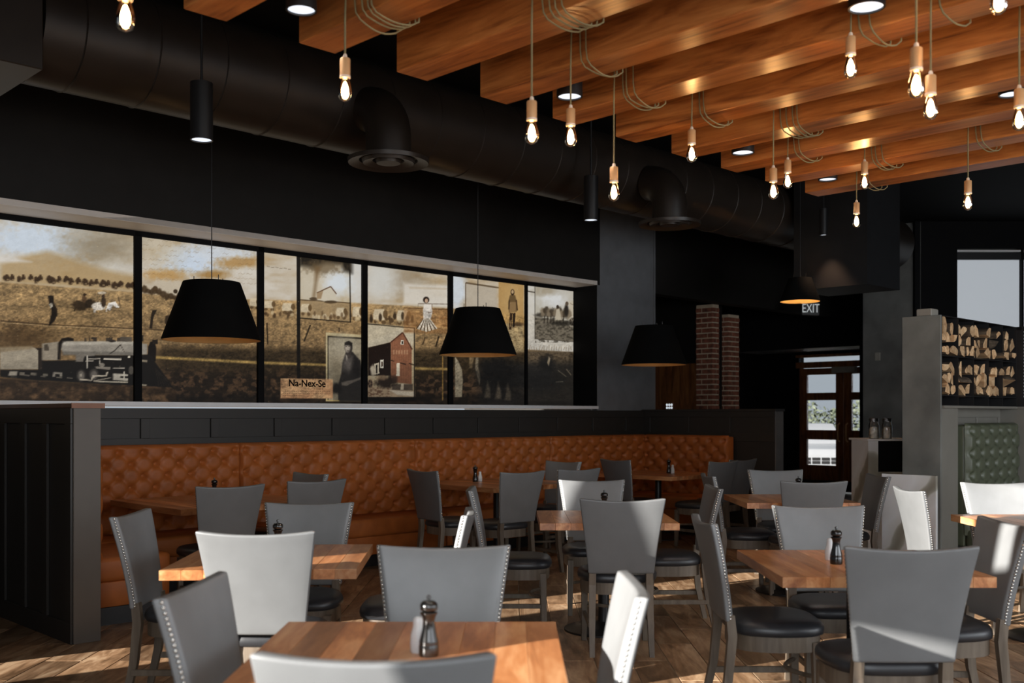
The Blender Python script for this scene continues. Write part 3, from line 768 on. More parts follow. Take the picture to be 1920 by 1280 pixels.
    P.ell(1062, 582, 4, 12, (40,34,28), .95, .3); P.ell(1063, 569, 3, 4, (90,74,58))
    P.ell(1073, 603, 7.5, 9, (196,186,166), .9, .2); P.ell(1073, 603, 6, 7.4, (70,58,44), .95, .2)
    for k in range(6): P.line([(1073,603),(1073+6*math.cos(k*1.05),603+8*math.sin(k*1.05))], .8, (196,186,166), .8)
    P.ell(1098, 600, 12, 14, (24,20,17), .9, .4, .5); P.ell(1062, 606, 34, 4, (34,30,24), .7, .4, .4)
    P.line([(1003,537),(1003,636)], 1.2, (60,52,40)); P.line([(1003,635),(1105,642)], 1.2, (70,60,48)); P.line([(985,545),(1003,548)], 2, (60,50,38))
    # grass band and large dark animals below
    for k in range(26):
        xx = 988+k*4.6; P.line([(xx, 656+(k%3)), (xx+rs.uniform(-1,2.5), 648+rs.uniform(-2,3))], 0.9, (110,88,60), .8)
    P.poly([(985,657),(1107,661),(1107,752),(985,752)], (96,80,60), .9, 2); P.mix(((x>985)&(y>660))*np.clip((t2-.4)*2.4,0,.7), (44,36,27))
    P.mix(np.clip((y-672)/14,0,1)*np.clip((x-880)/40,0,1)*.8, (38,36,34))
    P.poly([(853,668),(860,678),(866,692),(868,712),(866,744),(853,744)], (152,138,112), .95, 1); P.mix(((x>853)&(x<867)&(y>690)&(y<726))*(n.fbm(x/1.6,y/1.6,1)>.55), (60,50,38))
    P.poly([(892,668),(897,668),(897,690),(901,706),(899,722),(895,706),(891,690)], (140,124,98), .9, 1); P.poly([(880,668),(889,668),(885,690),(880,690)], (124,102,70), .7, 1)
    P.ell(935, 700, 38, 34, (24,23,22), .9, .4, .4); P.ell(1025, 682, 14, 16, (30,29,28), .9, .4, .3); P.ell(1010, 712, 40, 22, (34,34,34), .7, .5, .3)
    for (a, b) in ((914,728),(934,730),(952,732)): P.poly([(a,b-14),(a+5,b+2),(a+6,b+18),(a-6,b+18)], (92,80,64), .8, 2)
    P.poly([(1029,668),(1032,672),(1029,686),(1026,680)], (136,120,96), .9, .8); P.line([(1046,694),(1062,706)], 1.4, (110,98,80), .8); P.line([(1062,692),(1071,703)], 2, (120,106,86), .8); P.line([(1042,716),(1056,715)], 1.6, (100,92,80), .8)
    P.line([(830,668),(830,750)], 2.4, (150,112,48), .8)
    # name card of the portrait
    P.poly([(526,709),(624,711),(624,747),(526,746)], (182,138,94), 1, .8)
    P.mix(((x>526)&(x<624)&(y>709)&(y<747))*np.clip((t1-.45)*2,0,.5), (140,92,58))
    for k in range(3):
        yy = 733+k*4.0
        for q in range(22 if k < 2 else 9):
            P.line([(530+q*4.1, yy+q*.05), (532.6+q*4.1, yy+q*.05)], 1.2, (88,60,42), .75)
    for q in range(8): P.line([(568+q*3, 728.4), (570+q*3, 728.5)], .8, (110,80,58), .6)
    # worn scratches of the print
    P.mix(np.clip((n2.fbm(x/2.2, y/2.2, 2)-.70)*5, 0, .35), (214,196,160))
    lum = P.c @ np.array((.3,.59,.11))
    P.c += (lum[:, None]*np.array((1.03,1.0,.94)) - P.c)*0.22
    gr = np.clip((y-yf)/8, 0.12, 1)*np.where(((x>465)&(x<780)&(y<606))|(x>985), 0.4, 1.0)*np.where(((x>611)&(x<780)&(y>605))|((x<300)&(y>630)&(y<715)), 0.45, 1.0)
    P.c *= (1 + gr*(0.55*(n2.fbm(x/2.2+40, y/1.6, 2)-0.5) + 0.45*(n.fbm(x/11, y/7+50, 3)-0.5)))[:, None]
    P.c *= (1 - 0.22*np.clip((y-672)/40, 0, 1)*np.where((x>526)&(x<624)&(y>709), 0.2, 1.0))[:, None]
    P.c = 255*np.clip(P.c/255, 0, 1)**1.08

mural = empty('backlit_mural', W(UM0, VM, Z0), ROT)
tag(mural, 'long backlit sepia mural of a train, wagons and portraits above the tan banquette', 'mural')
m, nt, b = newmat('backlit_print')
atn = N(nt, 'ShaderNodeAttribute', attribute_name='print_colour')
nt.links.new(atn.outputs['Color'], b.inputs['Emission Color'])
b.inputs['Emission Strength'].default_value = 1.1
b.inputs['Base Color'].default_value = (0.01,0.01,0.01,1); b.inputs['Roughness'].default_value = 0.45
b.inputs['Specular IOR Level'].default_value = 0.12
M['print'] = m
PZ0, PZ1 = Z0+0.05, 3.043
edges = [UM0] + [u_at(p, VM) for p in (257, 487, 682, 843, 985)] + [u_at(1107, VM)]
STEP = 0.0062
for k in range(6):
    a, b2 = edges[k], edges[k+1]
    nu = int((b2-a)/STEP) if k else int((b2-a)/STEP/1.6); nz = int((PZ1-PZ0)/STEP)
    U, Z = np.meshgrid(np.linspace(a, b2, nu+1), np.linspace(PZ0, PZ1, nz+1))
    U = U.ravel(); Z = Z.ravel()
    Y = SA*U + CA*VM; X = CA*U - SA*VM
    P = Print(960 + F*X/Y, 778 - F*(Z-CAMH)/Y); paint(P)
    me = bpy.data.meshes.new('mural_panel')
    nv = len(U); nf = nu*nz
    me.vertices.add(nv)
    co = np.empty((nv, 3)); co[:,0] = U-UM0; co[:,1] = 0.0; co[:,2] = Z-Z0
    me.vertices.foreach_set('co', co.ravel())
    i, j = np.meshgrid(np.arange(nu), np.arange(nz)); q = (j*(nu+1)+i).ravel()
    fc = np.stack([q, q+1, q+nu+2, q+nu+1], 1).ravel().astype(np.int32)
    me.loops.add(nf*4); me.loops.foreach_set('vertex_index', fc)
    me.polygons.add(nf); me.polygons.foreach_set('loop_start', np.arange(0, nf*4, 4, dtype=np.int32))
    me.update(); me.validate()
    ca = me.color_attributes.new('print_colour', 'FLOAT_COLOR', 'POINT')
    c = np.clip(P.c/255.0, 0, 1); c = np.where(c <= 0.04045, c/12.92, ((c+0.055)/1.055)**2.4)
    rgba = np.ones((nv, 4), np.float32); rgba[:, :3] = c
    ca.data.foreach_set('color', rgba.ravel())
    put('mural_panel', me, M['print'], mural)
for k, e in enumerate(edges[1:-1]):
    w_ = 0.035 if k < 4 else 0.02
    MB().box(e-w_-UM0, e+w_-UM0, -0.03, 0.005, 0.05, Z1-Z0).build('mullion', M['paint_black'], mural, bevel=0.004)
MB().box(0, UM1-UM0, -0.03, 0.06, PZ1-Z0, Z1-Z0).build('head_rail', M['paint_black'], mural)
MB().box(0, UM1-UM0, 0.02, 0.06, 0.03, PZ1-Z0).build('backing', M['black_metal'], mural)
def text_mesh(body, size, name, ext=0.001, bold=0.0):
    cu = bpy.data.curves.new(name, 'FONT'); cu.body = body; cu.size = size; cu.align_x = 'CENTER'; cu.align_y = 'CENTER'; cu.extrude = ext; cu.offset = bold
    to = bpy.data.objects.new(name, cu); COL.objects.link(to)
    dg = bpy.context.evaluated_depsgraph_get()
    me = bpy.data.meshes.new_from_object(to.evaluated_get(dg))
    bpy.data.objects.remove(to, do_unlink=True)
    return me
tu = u_at(576, VM); ty = SA*tu+CA*VM; tz = CAMH + (778-719)*ty/F
tm = text_mesh('Na-Nex-Se', 0.098, 'card_lettering', 0.001, 0.0025)
to = put('card_lettering', tm, plain('dark_ink', (0.006,0.004,0.003), 0.8, spec=0.1), mural, (tu-UM0, -0.003, tz-Z0)); to.rotation_euler = (PI/2, 0, 0)

# ================================================================== BANQUETTE
def tuft(L, z0, z1, side_pad=0.05, pa=0.205, pb=0.098, H=0.05, top=0.065):
    """front skin of a diamond-tufted back: x along, y depth (towards sitter is -y), z up; returns mesh builder and button spots"""
    rows = int((z1-top-z0)/pb)
    n = max(1, round((L-2*side_pad)/pa)); a = (L-2*side_pad)/n
    zt = z1-top
    def h(x, z):
        s = (x-side_pad)/a - (zt-z)/(2*pb); t = (x-side_pad)/a + (zt-z)/(2*pb)
        b = min(1.0, 1.15*(abs(math.sin(PI*s))*abs(math.sin(PI*t)))**0.30)
        if z > zt:                                   # top fold: pleats run straight up
            b = max(b, 0) if False else (abs(math.sin(PI*(x-side_pad)/a))**0.5)*0.75+0.25*min(1, (z-zt)/top*2)
        ed = min(x, L-x)/0.03
        e = math.sqrt(max(0, 1-(1-min(1, ed))**2))
        et = min(1, (z1-z)/0.04); e2 = math.sqrt(max(0, 1-(1-et)**2))
        dx = (s+t)/2*a; ii = [(round(s), round(t))]
        bx = (ii[0][0]+ii[0][1])/2*a+side_pad; bz = zt-(ii[0][1]-ii[0][0])*pb
        r2 = (((x-bx)/0.027)**2+((z-bz)/0.025)**2)
        return max(0.003, 0.036+0.024*b-0.042*math.exp(-r2)*(1 if bz <= zt+0.01 else 0))*e*e2
    nu, nv = int(L/0.0135), int((z1-z0)/0.0135)
    mb = MB()
    mb.grid(lambda p, q: (p*L, -h(p*L, z0+q*(z1-z0)), z0+q*(z1-z0)), nu, nv)
    spots = []
    for j in range(rows+1):
        for i in range(n+1):
            x = side_pad + (i + (0.5 if j % 2 else 0))*a
            if x < L-0.02: spots.append((x, -0.001, zt-j*pb))
    return mb, spots
buttons = {}
for nm in ('leather_tan', 'leather_green'): buttons[M[nm].name] = MB().lathe([(0.016,0),(0.015,0.005),(0.008,0.009),(0.001,0.010)], 10).xf(Matrix.Rotation(PI/2, 4, 'X')).mesh('button', smooth=True)
def bench(name, L, loc, rz, lab, leather, zt=1.19, zs=0.46, depth=0.55, thick=0.12, group=None, seat_x=0.0):
    t = empty(name, loc, rz); tag(t, lab, 'banquette', group)
    mb, sp = tuft(L, zs-0.06, zt)
    # back slab behind the tufted skin
    bo = MB().box(0.004, L-0.004, 0, thick, 0.3, zt-0.015).build('back_frame', leather, t, bevel=0.02, seg=3, smooth=True)
    sk = mb.build('tufted_back', leather, t, smooth='all')
    for p in sp:
        if p[2] > zs+0.02: put('button', buttons[leather.name], leather, sk, p)
    MB().box(seat_x+0.004, L-0.004, -depth, 0.0, zs-0.17, zs).build('seat_cushion', leather, t, bevel=0.035, seg=3, smooth=True)
    MB().box(seat_x+0.004, L-0.004, -depth+0.015, 0.0, 0.12, zs-0.165).build('seat_front', leather, t, bevel=0.012, seg=2, smooth=True)
    MB().box(seat_x+0.004, L-0.004, -depth+0.09, 0.0, 0.0, 0.12).build('toe_kick', M['black_metal'], t)
    return t
VB = 8.40
U0 = UL1+0.012
secs = [U0] + [u_at(p, VB) for p in (447, 775, 1028)] + [UR0-0.14]
bl = ['tan leather tufted banquette section beside the dark end wall at the left',
      'tan leather tufted banquette section, second from the left end wall',
      'tan leather tufted banquette section below the barn picture, behind the middle wall-side table',
      'tan leather tufted banquette section farthest along the mural wall, ending at the corner']
for k in range(4):
    bench('banquette_bench', secs[k+1]-secs[k]-0.004, W(secs[k]+0.002, VB), ROT, bl[k], M['leather_tan'], group='tan banquette sections')
# returns along the two wing walls (local x along -v, facing +u on the left and -u on the right)
bench('banquette_bench', VB-0.58-6.98, W(UL1+0.155, 6.98), ROT+PI/2, 'short tan leather bench return against the left end wall', M['leather_tan'], group='tan banquette sections')
bench('banquette_bench', VB-0.02-7.10, W(UR0-0.145, VB-0.02), ROT-PI/2, 'short tan leather tufted bench return on the far end wall, at the corner', M['leather_tan'], seat_x=0.56, group='tan banquette sections')

# ================================================================== CHAIR
def chair_parts():
    P = {}
    # backrest: tapered slab, leaning, top edge dipping in the middle, slightly dished
    Z0b, Z1b = 0.490, 0.948
    def hw(t): return 0.200 + 0.060*t**1.15
    th = 0.052
    def yc(t): return -0.205 - 0.020*t - 0.062*t**1.5
    nx, nz = 12, 12
    def pt(s, t, side):                   # side: 0 front (towards the sitter), 1 back
        zz = Z0b + (Z1b-Z0b)*t - (0.016*(1-s*s)*t**4)
        dish = 0.026*(1-s*s)*(0.4+0.6*t)
        y = yc(t) - dish
        wf = hw(t) - (0.020 if side == 0 else 0.0)
        edge = 1.0
        bul = 0.006*math.sqrt(max(0, 1-s**4))*math.sin(PI*min(1, max(0, t)))**0.5
        y += (0.5*th*0.55 + bul) if side == 0 else (-0.5*th*0.9 - bul*0.5)
        return (s*wf, y, zz)
    mb = MB()
    def S(i): return -1+2*i/nx
    front = [[pt(S(i), j/nz, 0) for i in range(nx+1)] for j in range(nz+1)]
    back = [[pt(S(i), j/nz, 1) for i in range(nx+1)] for j in range(nz+1)]
    vs = []; idx = {}
    for k, g in enumerate((front, back)):
        for j in range(nz+1):
            for i in range(nx+1): idx[(k,j,i)] = len(vs); vs.append(g[j][i])
    # rounded mid rim
    fs = []
    for j in range(nz):
        for i in range(nx):
            fs.append((idx[0,j,i+1], idx[0,j,i], idx[0,j+1,i], idx[0,j+1,i+1]))
            fs.append((idx[1,j,i], idx[1,j,i+1], idx[1,j+1,i+1], idx[1,j+1,i]))
    for j in range(nz):
        fs.append((idx[0,j,0], idx[1,j,0], idx[1,j+1,0], idx[0,j+1,0]))
        fs.append((idx[1,j,nx], idx[0,j,nx], idx[0,j+1,nx], idx[1,j+1,nx]))
    for i in range(nx):
        fs.append((idx[0,nz,i], idx[1,nz,i], idx[1,nz,i+1], idx[0,nz,i+1]))
        fs.append((idx[1,0,i], idx[0,0,i], idx[0,0,i+1], idx[1,0,i+1]))
    mb.add(vs, fs)
    me = mb.mesh('backrest')
    bm = bmesh.new(); bm.from_mesh(me)
    bmesh.ops.recalc_face_normals(bm, faces=bm.faces)
    rim = [e for e in bm.edges if len(e.link_faces) == 2 and e.calc_face_angle(0) > 0.9]
    bmesh.ops.bevel(bm, geom=rim, offset=0.011, segments=3, affect='EDGES', profile=0.6, clamp_overlap=True)
    bm.to_mesh(me); bm.free()
    me.polygons.foreach_set('use_smooth', [True]*len(me.polygons)); me.set_sharp_from_angle(angle=math.radians(50)); me.update()
    me.materials.append(M['leather_grey']); me.materials.append(M['leather_front_lit'])
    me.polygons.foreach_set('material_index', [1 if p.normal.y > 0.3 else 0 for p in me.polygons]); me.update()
    P['backrest'] = me
    # nailheads down each side face
    P['nails'] = []
    for sgn in (-1, 1):
        nb = MB(); n = 30
        for k in range(n):
            t = 0.03 + 0.945*k/(n-1)
            f = Vector(pt(sgn, t, 0)); b = Vector(pt(sgn, t, 1))
            c = f.lerp(b, 0.40)
            nd = Vector((sgn*1.0, 0.45, 0)).normalized()
            Mx = Matrix.Translation(c+nd*0.0005) @ nd.to_track_quat('Z', 'Y').to_matrix().to_4x4()
            q = MB().lathe([(0.0066,-0.002),(0.0058,0.0022),(0.003,0.0042),(0.0008,0.0047)], 8).xf(Mx)
            nb.add(q.v, q.f)
        P['nails'].append(nb.mesh('nailhead_trim', smooth='all'))
    # seat cushion
    out = []
    for k in range(40):
        a = 2*PI*k/40; c, s = math.cos(a), math.sin(a)
        e = 0.55
        x = 0.245*abs(c)**e*(1 if c > 0 else -1); y = 0.245*abs(s)**e*(1 if s > 0 else -1)
        if y < 0: x *= 1-0.16*(-y/0.245)
        y = y if y > 0 else y*0.80
        out.append((x, y+0.005))
    sb = MB(); prof = [(0.93,0.425),(0.99,0.432),(1.0,0.45),(0.985,0.468),(0.93,0.482),(0.80,0.492),(0.5,0.499),(0.05,0.501)]
    vs = [(x*r, y*r+0.0, z) for (r, z) in prof for (x, y) in out]
    fs = []; n = 40
    for i in range(len(prof)-1):
        for k in range(n): fs.append((i*n+k, i*n+(k+1)%n, (i+1)*n+(k+1)%n, (i+1)*n+k))
    fs.append(tuple(range(n))[::-1]); fs.append(tuple((len(prof)-1)*n+k for k in range(n)))
    sb.add(vs, fs); P['seat'] = sb.mesh('seat', smooth='all')
    ap = MB(); vs = [(x*0.93, y*0.93, 0.355) for x, y in out] + [(x*0.93, y*0.93, 0.428) for x, y in out]
    ap.add(vs, [tuple(range(n))[::-1], tuple(range(n, 2*n))] + [(k,(k+1)%n,n+(k+1)%n,n+k) for k in range(n)])
    P['apron'] = ap.mesh('seat_frame', smooth=50)
    P['legs'] = []
    for sx in (-1, 1):
        P['legs'].append(MB().leg((sx*0.195, 0.195, 0), (sx*0.190, 0.185, 0.40), 0.016, 0.022).mesh('leg', bevel=0.003))
        q = MB(); w = 0.019
        path = [(sx*0.178, -0.265, 0.0, 0.015), (sx*0.175, -0.215, 0.22, 0.019), (sx*0.172, -0.196, 0.42, 0.021), (sx*0.170, -0.206, 0.52, 0.020)]
        for (a, b) in zip(path[:-1], path[1:]): q.leg(a[:3], b[:3], a[3], b[3])
        P['legs'].append(q.mesh('leg', bevel=0.0))
    P['stretchers'] = []
    for sx in (-1, 1):
        P['stretchers'].append(MB().box(sx*0.190-0.009, sx*0.190+0.009, -0.222, 0.19, 0.165, 0.195).mesh('stretcher', bevel=0.002))
    arc = []
    for k in range(11):
        x = -0.185+0.37*k/10; arc.append((x, 0.19-0.06*math.sin(PI*k/10)*1.0-0.03, 0.235))
    P['stretchers'].append(MB().tube([(-0.19,0.19,0.235)]+[(x, 0.19-0.09*math.sin(PI*k/10), 0.235) for k, (x, _, _) in enumerate(arc)]+[(0.19,0.19,0.235)], 0.011, 6).mesh('stretcher', smooth=True))
    P['rear_rail'] = MB().box(-0.165, 0.165, -0.212, -0.188, 0.40, 0.475).mesh('rear_rail', bevel=0.002)
    return P
CP = chair_parts()
def make_chair():
    t = empty('dining_chair')
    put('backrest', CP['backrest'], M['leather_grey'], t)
    for me in CP['nails']:
        o = put('nailhead_trim', me, M['nail'], t); o['kind'] = 'stuff'; o['label'] = 'row of shiny nickel nailheads'
    put('seat', CP['seat'], M['leather_black'], t)
    put('seat_frame', CP['apron'], M['leg_wood'], t)
    for me in CP['legs']: put('leg', me, M['leg_wood'], t)
    for me in CP['stretchers']: put('stretcher', me, M['leg_wood'], t)
    return t
chair0 = make_chair(); first = [True]
def chair(x, y, ang, lab, group):
    """x, y: middle of the backrest's top edge; ang: direction it faces (0 = +Y, counter-clockwise)"""
    o = chair0 if first[0] else copy_tree(chair0)
    first[0] = False
    f = Vector((-math.sin(ang), math.cos(ang)))
    o.location = (x + f.x*0.29, y + f.y*0.29, 0); o.rotation_euler = (0, 0, ang)
    tag(o, lab, 'chair', group); return o
R = math.radians
G1 = 'grey leather chairs around the square tables'
G2 = 'grey leather chairs at the banquette tables'
PX, MX, PY, MY = -PI/2, PI/2, 0.0, PI
E2, E1p, E1m = ROT, ROT-PI/2, ROT+PI/2
CH = [
 (-0.287, 2.15, PY, 'pale grey leather chair cut off by the bottom edge in front of the nearest table', G1),
 (-0.93, 3.02, PX-R(4), 'dark side-lit leather chair with big nailheads at the left side of the nearest table', G1),
 (-0.261, 3.92, MY, 'grey leather chair facing the camera behind the nearest table', G1),
 (0.350, 3.04, MX, 'chair with a bright sunlit edge at the right side of the nearest table', G1),
 (-1.93, 5.24, PX, 'dark leather chair beside the dark end wall, at the left of the second table', G1),
 (-1.09, 4.40, PY, 'bright sunlit leather chair seen from behind at the left-hand table', G1),
 (-1.152, 5.85, MY, 'grey leather chair facing the camera across the left-hand table', G1),
 (-0.235, 5.32, MX, 'edge-on chair tilted right, seen above the chair behind the nearest table', G1),
 (0.655, 6.12, PY, 'grey leather chair seen from behind at the centre table, corner catching sun', G1),
 (0.612, 7.9, MY, 'pale grey chair facing the camera across the centre table', G1),
 (-0.27, 7.0, PX, 'edge-on grey chair at the left of the centre table, nailheads on its edge', G1),
 (1.395, 7.15, MX, 'grey chair edge-on at the right of the centre table', G1),
 (1.506, 3.90, PY, 'large grey leather chair seen from behind at the right foreground, with a sunlit stripe', G1),
 (1.68, 5.65, MY, 'wide grey leather chair facing the camera across the right foreground table', G1),
 (0.92, 4.93, PX, 'grey chair seen from behind left of the right foreground table, nailheads down its edge', G1),
 (2.30, 4.83, MX, 'grey chair at the right edge of the picture, at the right foreground table', G1),
 (2.27, 7.77, PY, 'grey chair seen from behind at the table near the entrance', G1),
 (2.397, 9.39, MY, 'grey chair facing the camera at the far side of the table near the entrance', G1),
 (1.63, 8.56, PX, 'edge-on chair at the left of the table near the entrance', G1),
 (3.02, 8.52, MX, 'dark grey chair beside the white marble panel', G1),
 (3.56, 7.6, MY, 'white-lit chair in front of the green booth', G1),
 (2.68, 6.96, PX, 'white sunlit chair seen from behind in front of the marble panel', G1),
]
for c in CH: chair(*c)
def wchair(u, v, ang, lab):
    p = W(u, v); chair(p.x, p.y, ang, lab, G2)
wchair(3.71, 6.59, E2-R(8), 'dark green-grey chair seen from behind at the left banquette table')
wchair(4.48, 6.66, E2-R(4), 'dark chair at the front of the left banquette table, right of the other one there')
wchair(4.98, 7.50, E1m, 'black chair at the right end of the left banquette table')
wchair(5.98, 7.2, E1p-R(8), 'black chair seen from behind at the left end of the middle banquette table')
wchair(6.45, 6.40, E2-R(6), 'grey chair seen from behind at the front of the middle banquette table')
wchair(8.18, 7.50, E1m, 'dark chair with a nailhead edge at the right end of the middle banquette table')
wchair(7.15, 6.36, E2-R(8), 'grey chair at the middle banquette table, behind the pale centre-table chair')
wchair(8.94, 7.40, E1p-R(10), 'black chair seen from behind at the left end of the corner banquette table')
wchair(9.46, 6.33, E2-R(2), 'dark grey chair with nailheads at the corner banquette table, left of two side by side')
wchair(9.98, 6.42, E2-R(2), 'dark chair at the corner banquette table, right of two side by side')

# ================================================================== TABLES
def table(x, y, rz, su, sv, lab, group, across=False):
    t = empty('dining_table', (x, y, 0), rz); tag(t, lab, 'table', group)
    n = 9; sw = su/n
    top = None
    for k in range(n):
        q = MB().box(-sw/2+0.0003, sw/2-0.0003, -sv/2, sv/2, 0.715, 0.76).mesh('stave', bevel=0.0012)
        put('stave', q, M['table_wood'], t, (-su/2+(k+0.5)*sw, 0, 0))
    MB().box(-0.2, 0.2, -0.2, 0.2, 0.700, 0.715).build('top_plate', M['black_metal'], t)
    MB().lathe([(0.0375,0.03),(0.0375,0.70)], 20).build('column', M['black_metal'], t, smooth=True)
    MB().lathe([(0.265,0.0),(0.265,0.012),(0.25,0.018),(0.08,0.035),(0.045,0.06)], 36).build('base', M['black_metal'], t, smooth=True)
    return t
T = {}
GT = 'square wooden tables'
table(-0.297, 2.96, 0, 0.88, 0.88, 'nearest square wooden table with a pepper mill, cut off by the bottom edge', GT)
table(-1.14, 4.98, R(3), 0.86, 0.88, 'square wooden table beside the dark end wall, half hidden by a sunlit chair', GT)
table(0.615, 6.93, 0, 0.88, 0.88, 'square wooden table at the centre, behind a grey chair', GT)
table(1.585, 4.77, 0, 0.90, 0.88, 'square wooden table at the right foreground with mill and shaker', GT)
table(2.26, 8.43, 0, 0.88, 0.88, 'square wooden table nearest the entrance doors', GT)
table(3.47, 6.66, 0, 0.92, 0.84, 'square wooden table at the right edge in front of the green booth', GT)
GB = 'banquette tables'
def wtable(u0, u1, v0, v1, lab):
    p = W((u0+u1)/2, (v0+v1)/2); table(p.x, p.y, ROT, u1-u0, v1-v0, lab, GB)
wtable(3.52, 4.74, 6.95, 8.14, 'large wooden table in the left corner of the banquette')
wtable(6.62, 7.84, 6.95, 8.12, 'large wooden table in the middle of the banquette with mill and shaker')
wtable(9.22, 10.22, 6.85, 7.95, 'large wooden table in the far corner of the banquette')

# ================================================================== MILLS AND SHAKERS
mill_body = MB().lathe([(0.026,0),(0.028,0.004),(0.028,0.03),(0.0265,0.034),(0.0275,0.038),(0.0265,0.044),(0.019,0.075),(0.0165,0.098),(0.019,0.112),(0.0245,0.119),(0.0245,0.123),(0.014,0.126)], 24).mesh('body', smooth=True)
mill_head = MB().lathe([(0.014,0.126),(0.0235,0.130),(0.0255,0.137),(0.0245,0.147),(0.0175,0.154),(0.006,0.156)], 24).mesh('head', smooth=True)
mill_knob = MB().lathe([(0.004,0.155),(0.004,0.160),(0.007,0.163),(0.0065,0.169),(0.003,0.172)], 12).mesh('knob', smooth=True)
sh_body = MB().lathe([(0.021,0),(0.023,0.004),(0.023,0.03),(0.0215,0.05),(0.015,0.072),(0.0135,0.082)], 20).mesh('body', smooth=True)
sh_cap = MB().lathe([(0.0145,0.082),(0.0145,0.092),(0.011,0.099),(0.004,0.102)], 16).mesh('cap', smooth=True)
def mill(x, y, lab):
    t = empty('pepper_mill', (x, y, 0.76)); tag(t, lab, 'pepper mill', 'black pepper mills')
    put('body', mill_body, M['mill'], t); put('head', mill_head, M['mill'], t); put('knob', mill_knob, M['steel'], t)
def shaker(x, y, lab):
    t = empty('salt_shaker', (x, y, 0.76)); tag(t, lab, 'salt shaker', 'white salt shakers')
    put('body', sh_body, M['ceramic'], t); put('cap', sh_cap, M['ceramic'], t)
def on_table(px, py):
    y = (CAMH-0.76)*F/(py-778); return ((px-960)/F*y, y)
for (px, py, lab) in ((804,1229,'black lacquered pepper mill on the nearest table'), (1568,1057,'black pepper mill on the right foreground table'),
                      (521,1040,'pepper mill whose head shows above the sunlit chair on the left-hand table'), (1133,966,'pepper mill mostly hidden behind the chair at the centre table'),
                      (1497,931,'pepper mill hidden behind the chair at the table near the entrance'), (402,935,'black pepper mill on the left banquette table'),
                      (891,903,'black pepper mill on the middle banquette table'), (1254,887,'black pepper mill on the corner banquette table')):
    mill(*on_table(px, py), lab)
for (px, py, lab) in ((784,1222,'white salt shaker behind the mill on the nearest table'), (1556,1049,'white salt shaker on the right foreground table'),
                      (900,902,'white salt shaker on the middle banquette table'), (1261,887,'white salt shaker on the corner banquette table')):
    shaker(*on_table(px, py), lab)

# ================================================================== HANGING LAMPS
def shade_lamp(u, v, zb, dia, lab, core=False):
    t = empty('shade_pendant', W(u, v, zb), ROT); tag(t, lab, 'pendant lamp', 'black drum pendants')
    R0, R1, H = dia/2, dia/2*0.58, dia*0.60
    MB().lathe([(R0,0.0),(R0+0.002,0.012),(R1+0.002,H),(R1,H+0.004)], 48, closed=False).build('shade', M['shade'], t, smooth=True)
    MB().lathe([(R1-0.004,H),(R0-0.005,0.004),(R0,0.0)], 48, closed=False).build('lining', M['lining'], t, smooth=True)
    fr = MB()
    for k in range(3):
        a = k*2*PI/3+0.4
        fr.cyl((0,0,H-0.03), (R1*math.cos(a), R1*math.sin(a), H-0.01), 0.003, 6)
        fr.cyl((R1*0.62*math.cos(a), R1*0.62*math.sin(a), H-0.03), (R1*0.62*math.cos(a), R1*0.62*math.sin(a), H+0.05), 0.003, 6)
    fr.lathe([(0.02,H-0.12),(0.02,H-0.03)], 10)
    fr.build('spider', M['black_metal'], t)
    MB().cyl((0,0,H-0.03), (0,0,ZC-zb), 0.004, 6).build('cord', M['black_metal'], t)
    MB().lathe([(0.06,ZC-zb-0.03),(0.06,ZC-zb)], 16).build('canopy', M['black_metal'], t, smooth=True)
    MB().lathe([(0.004,H-0.24),(0.028,H-0.225),(0.036,H-0.19),(0.03,H-0.15),(0.016,H-0.12)], 14).build('bulb', M['warm_bulb'] if core else M['dim_bulb'], t, smooth=True)
M['warm_bulb'] = emit('lit_warm_bulb', (1.0,0.62,0.26,1), 60.0)
M['dim_bulb'] = emit('dimmed_warm_bulb', (1.0,0.62,0.26,1), 22.0)
VP_ = 7.25
def shade_at(px, w):
    return u_at(px, VP_)
for (px, lab) in ((397,'big black tapered drum shade hanging at the left before the mural, nearest of the row'), (896,'black tapered drum shade in the middle of the mural'), (1226,'black tapered drum shade by the grey wall near the corner')):
    shade_lamp(u_at(px, VP_), VP_, 1.44+140*(VP_/(CA+SA*(960-397)/F))/F, 0.735, lab)
p = (10.62, 6.07)
shade_lamp(10.62, 6.07, 2.735, 0.44, 'small lit pendant shade glowing orange underneath, above the exit sign', True)

# ---- bare bulbs on cords wound round the beams
M['bulb_glass'] = clear_glass('bulb_glass', (1.0,0.86,0.66,1), 0.10, 0.03)
m, nt, b = newmat('glowing_filament'); nt.nodes.remove(b)
em = N(nt, 'ShaderNodeEmission'); em.inputs[0].default_value = (1.0,0.60,0.27,1); em.inputs[1].default_value = 120.0
nt.links.new(em.outputs[0], nt.nodes['Material Output'].inputs[0]); M['filament'] = m
glass_me = MB().lathe([(0.0145,0.0),(0.0155,-0.012),(0.024,-0.042),(0.0285,-0.064),(0.0275,-0.082),(0.020,-0.096),(0.008,-0.103),(0.0008,-0.105)], 20, closed=False).mesh('glass', smooth='all')
core_me = MB().lathe([(0.003,-0.024),(0.0085,-0.034),(0.0145,-0.056),(0.0140,-0.078),(0.007,-0.090)], 12).mesh('filament', smooth='all')
sock_me = MB().lathe([(0.017,-0.002),(0.021,0.0),(0.021,0.066),(0.018,0.070),(0.012,0.071)], 20).mesh('socket', smooth=True)
ring_me = MB().lathe([(0.018,-0.010),(0.022,-0.009),(0.022,-0.001),(0.018,0.0)], 20).mesh('collar', smooth=True)
cap_me = MB().lathe([(0.010,0.070),(0.008,0.084),(0.005,0.088)], 12).mesh('strain_relief', smooth=True)
LEFTS = [r-BWD for r in RIGHTS]
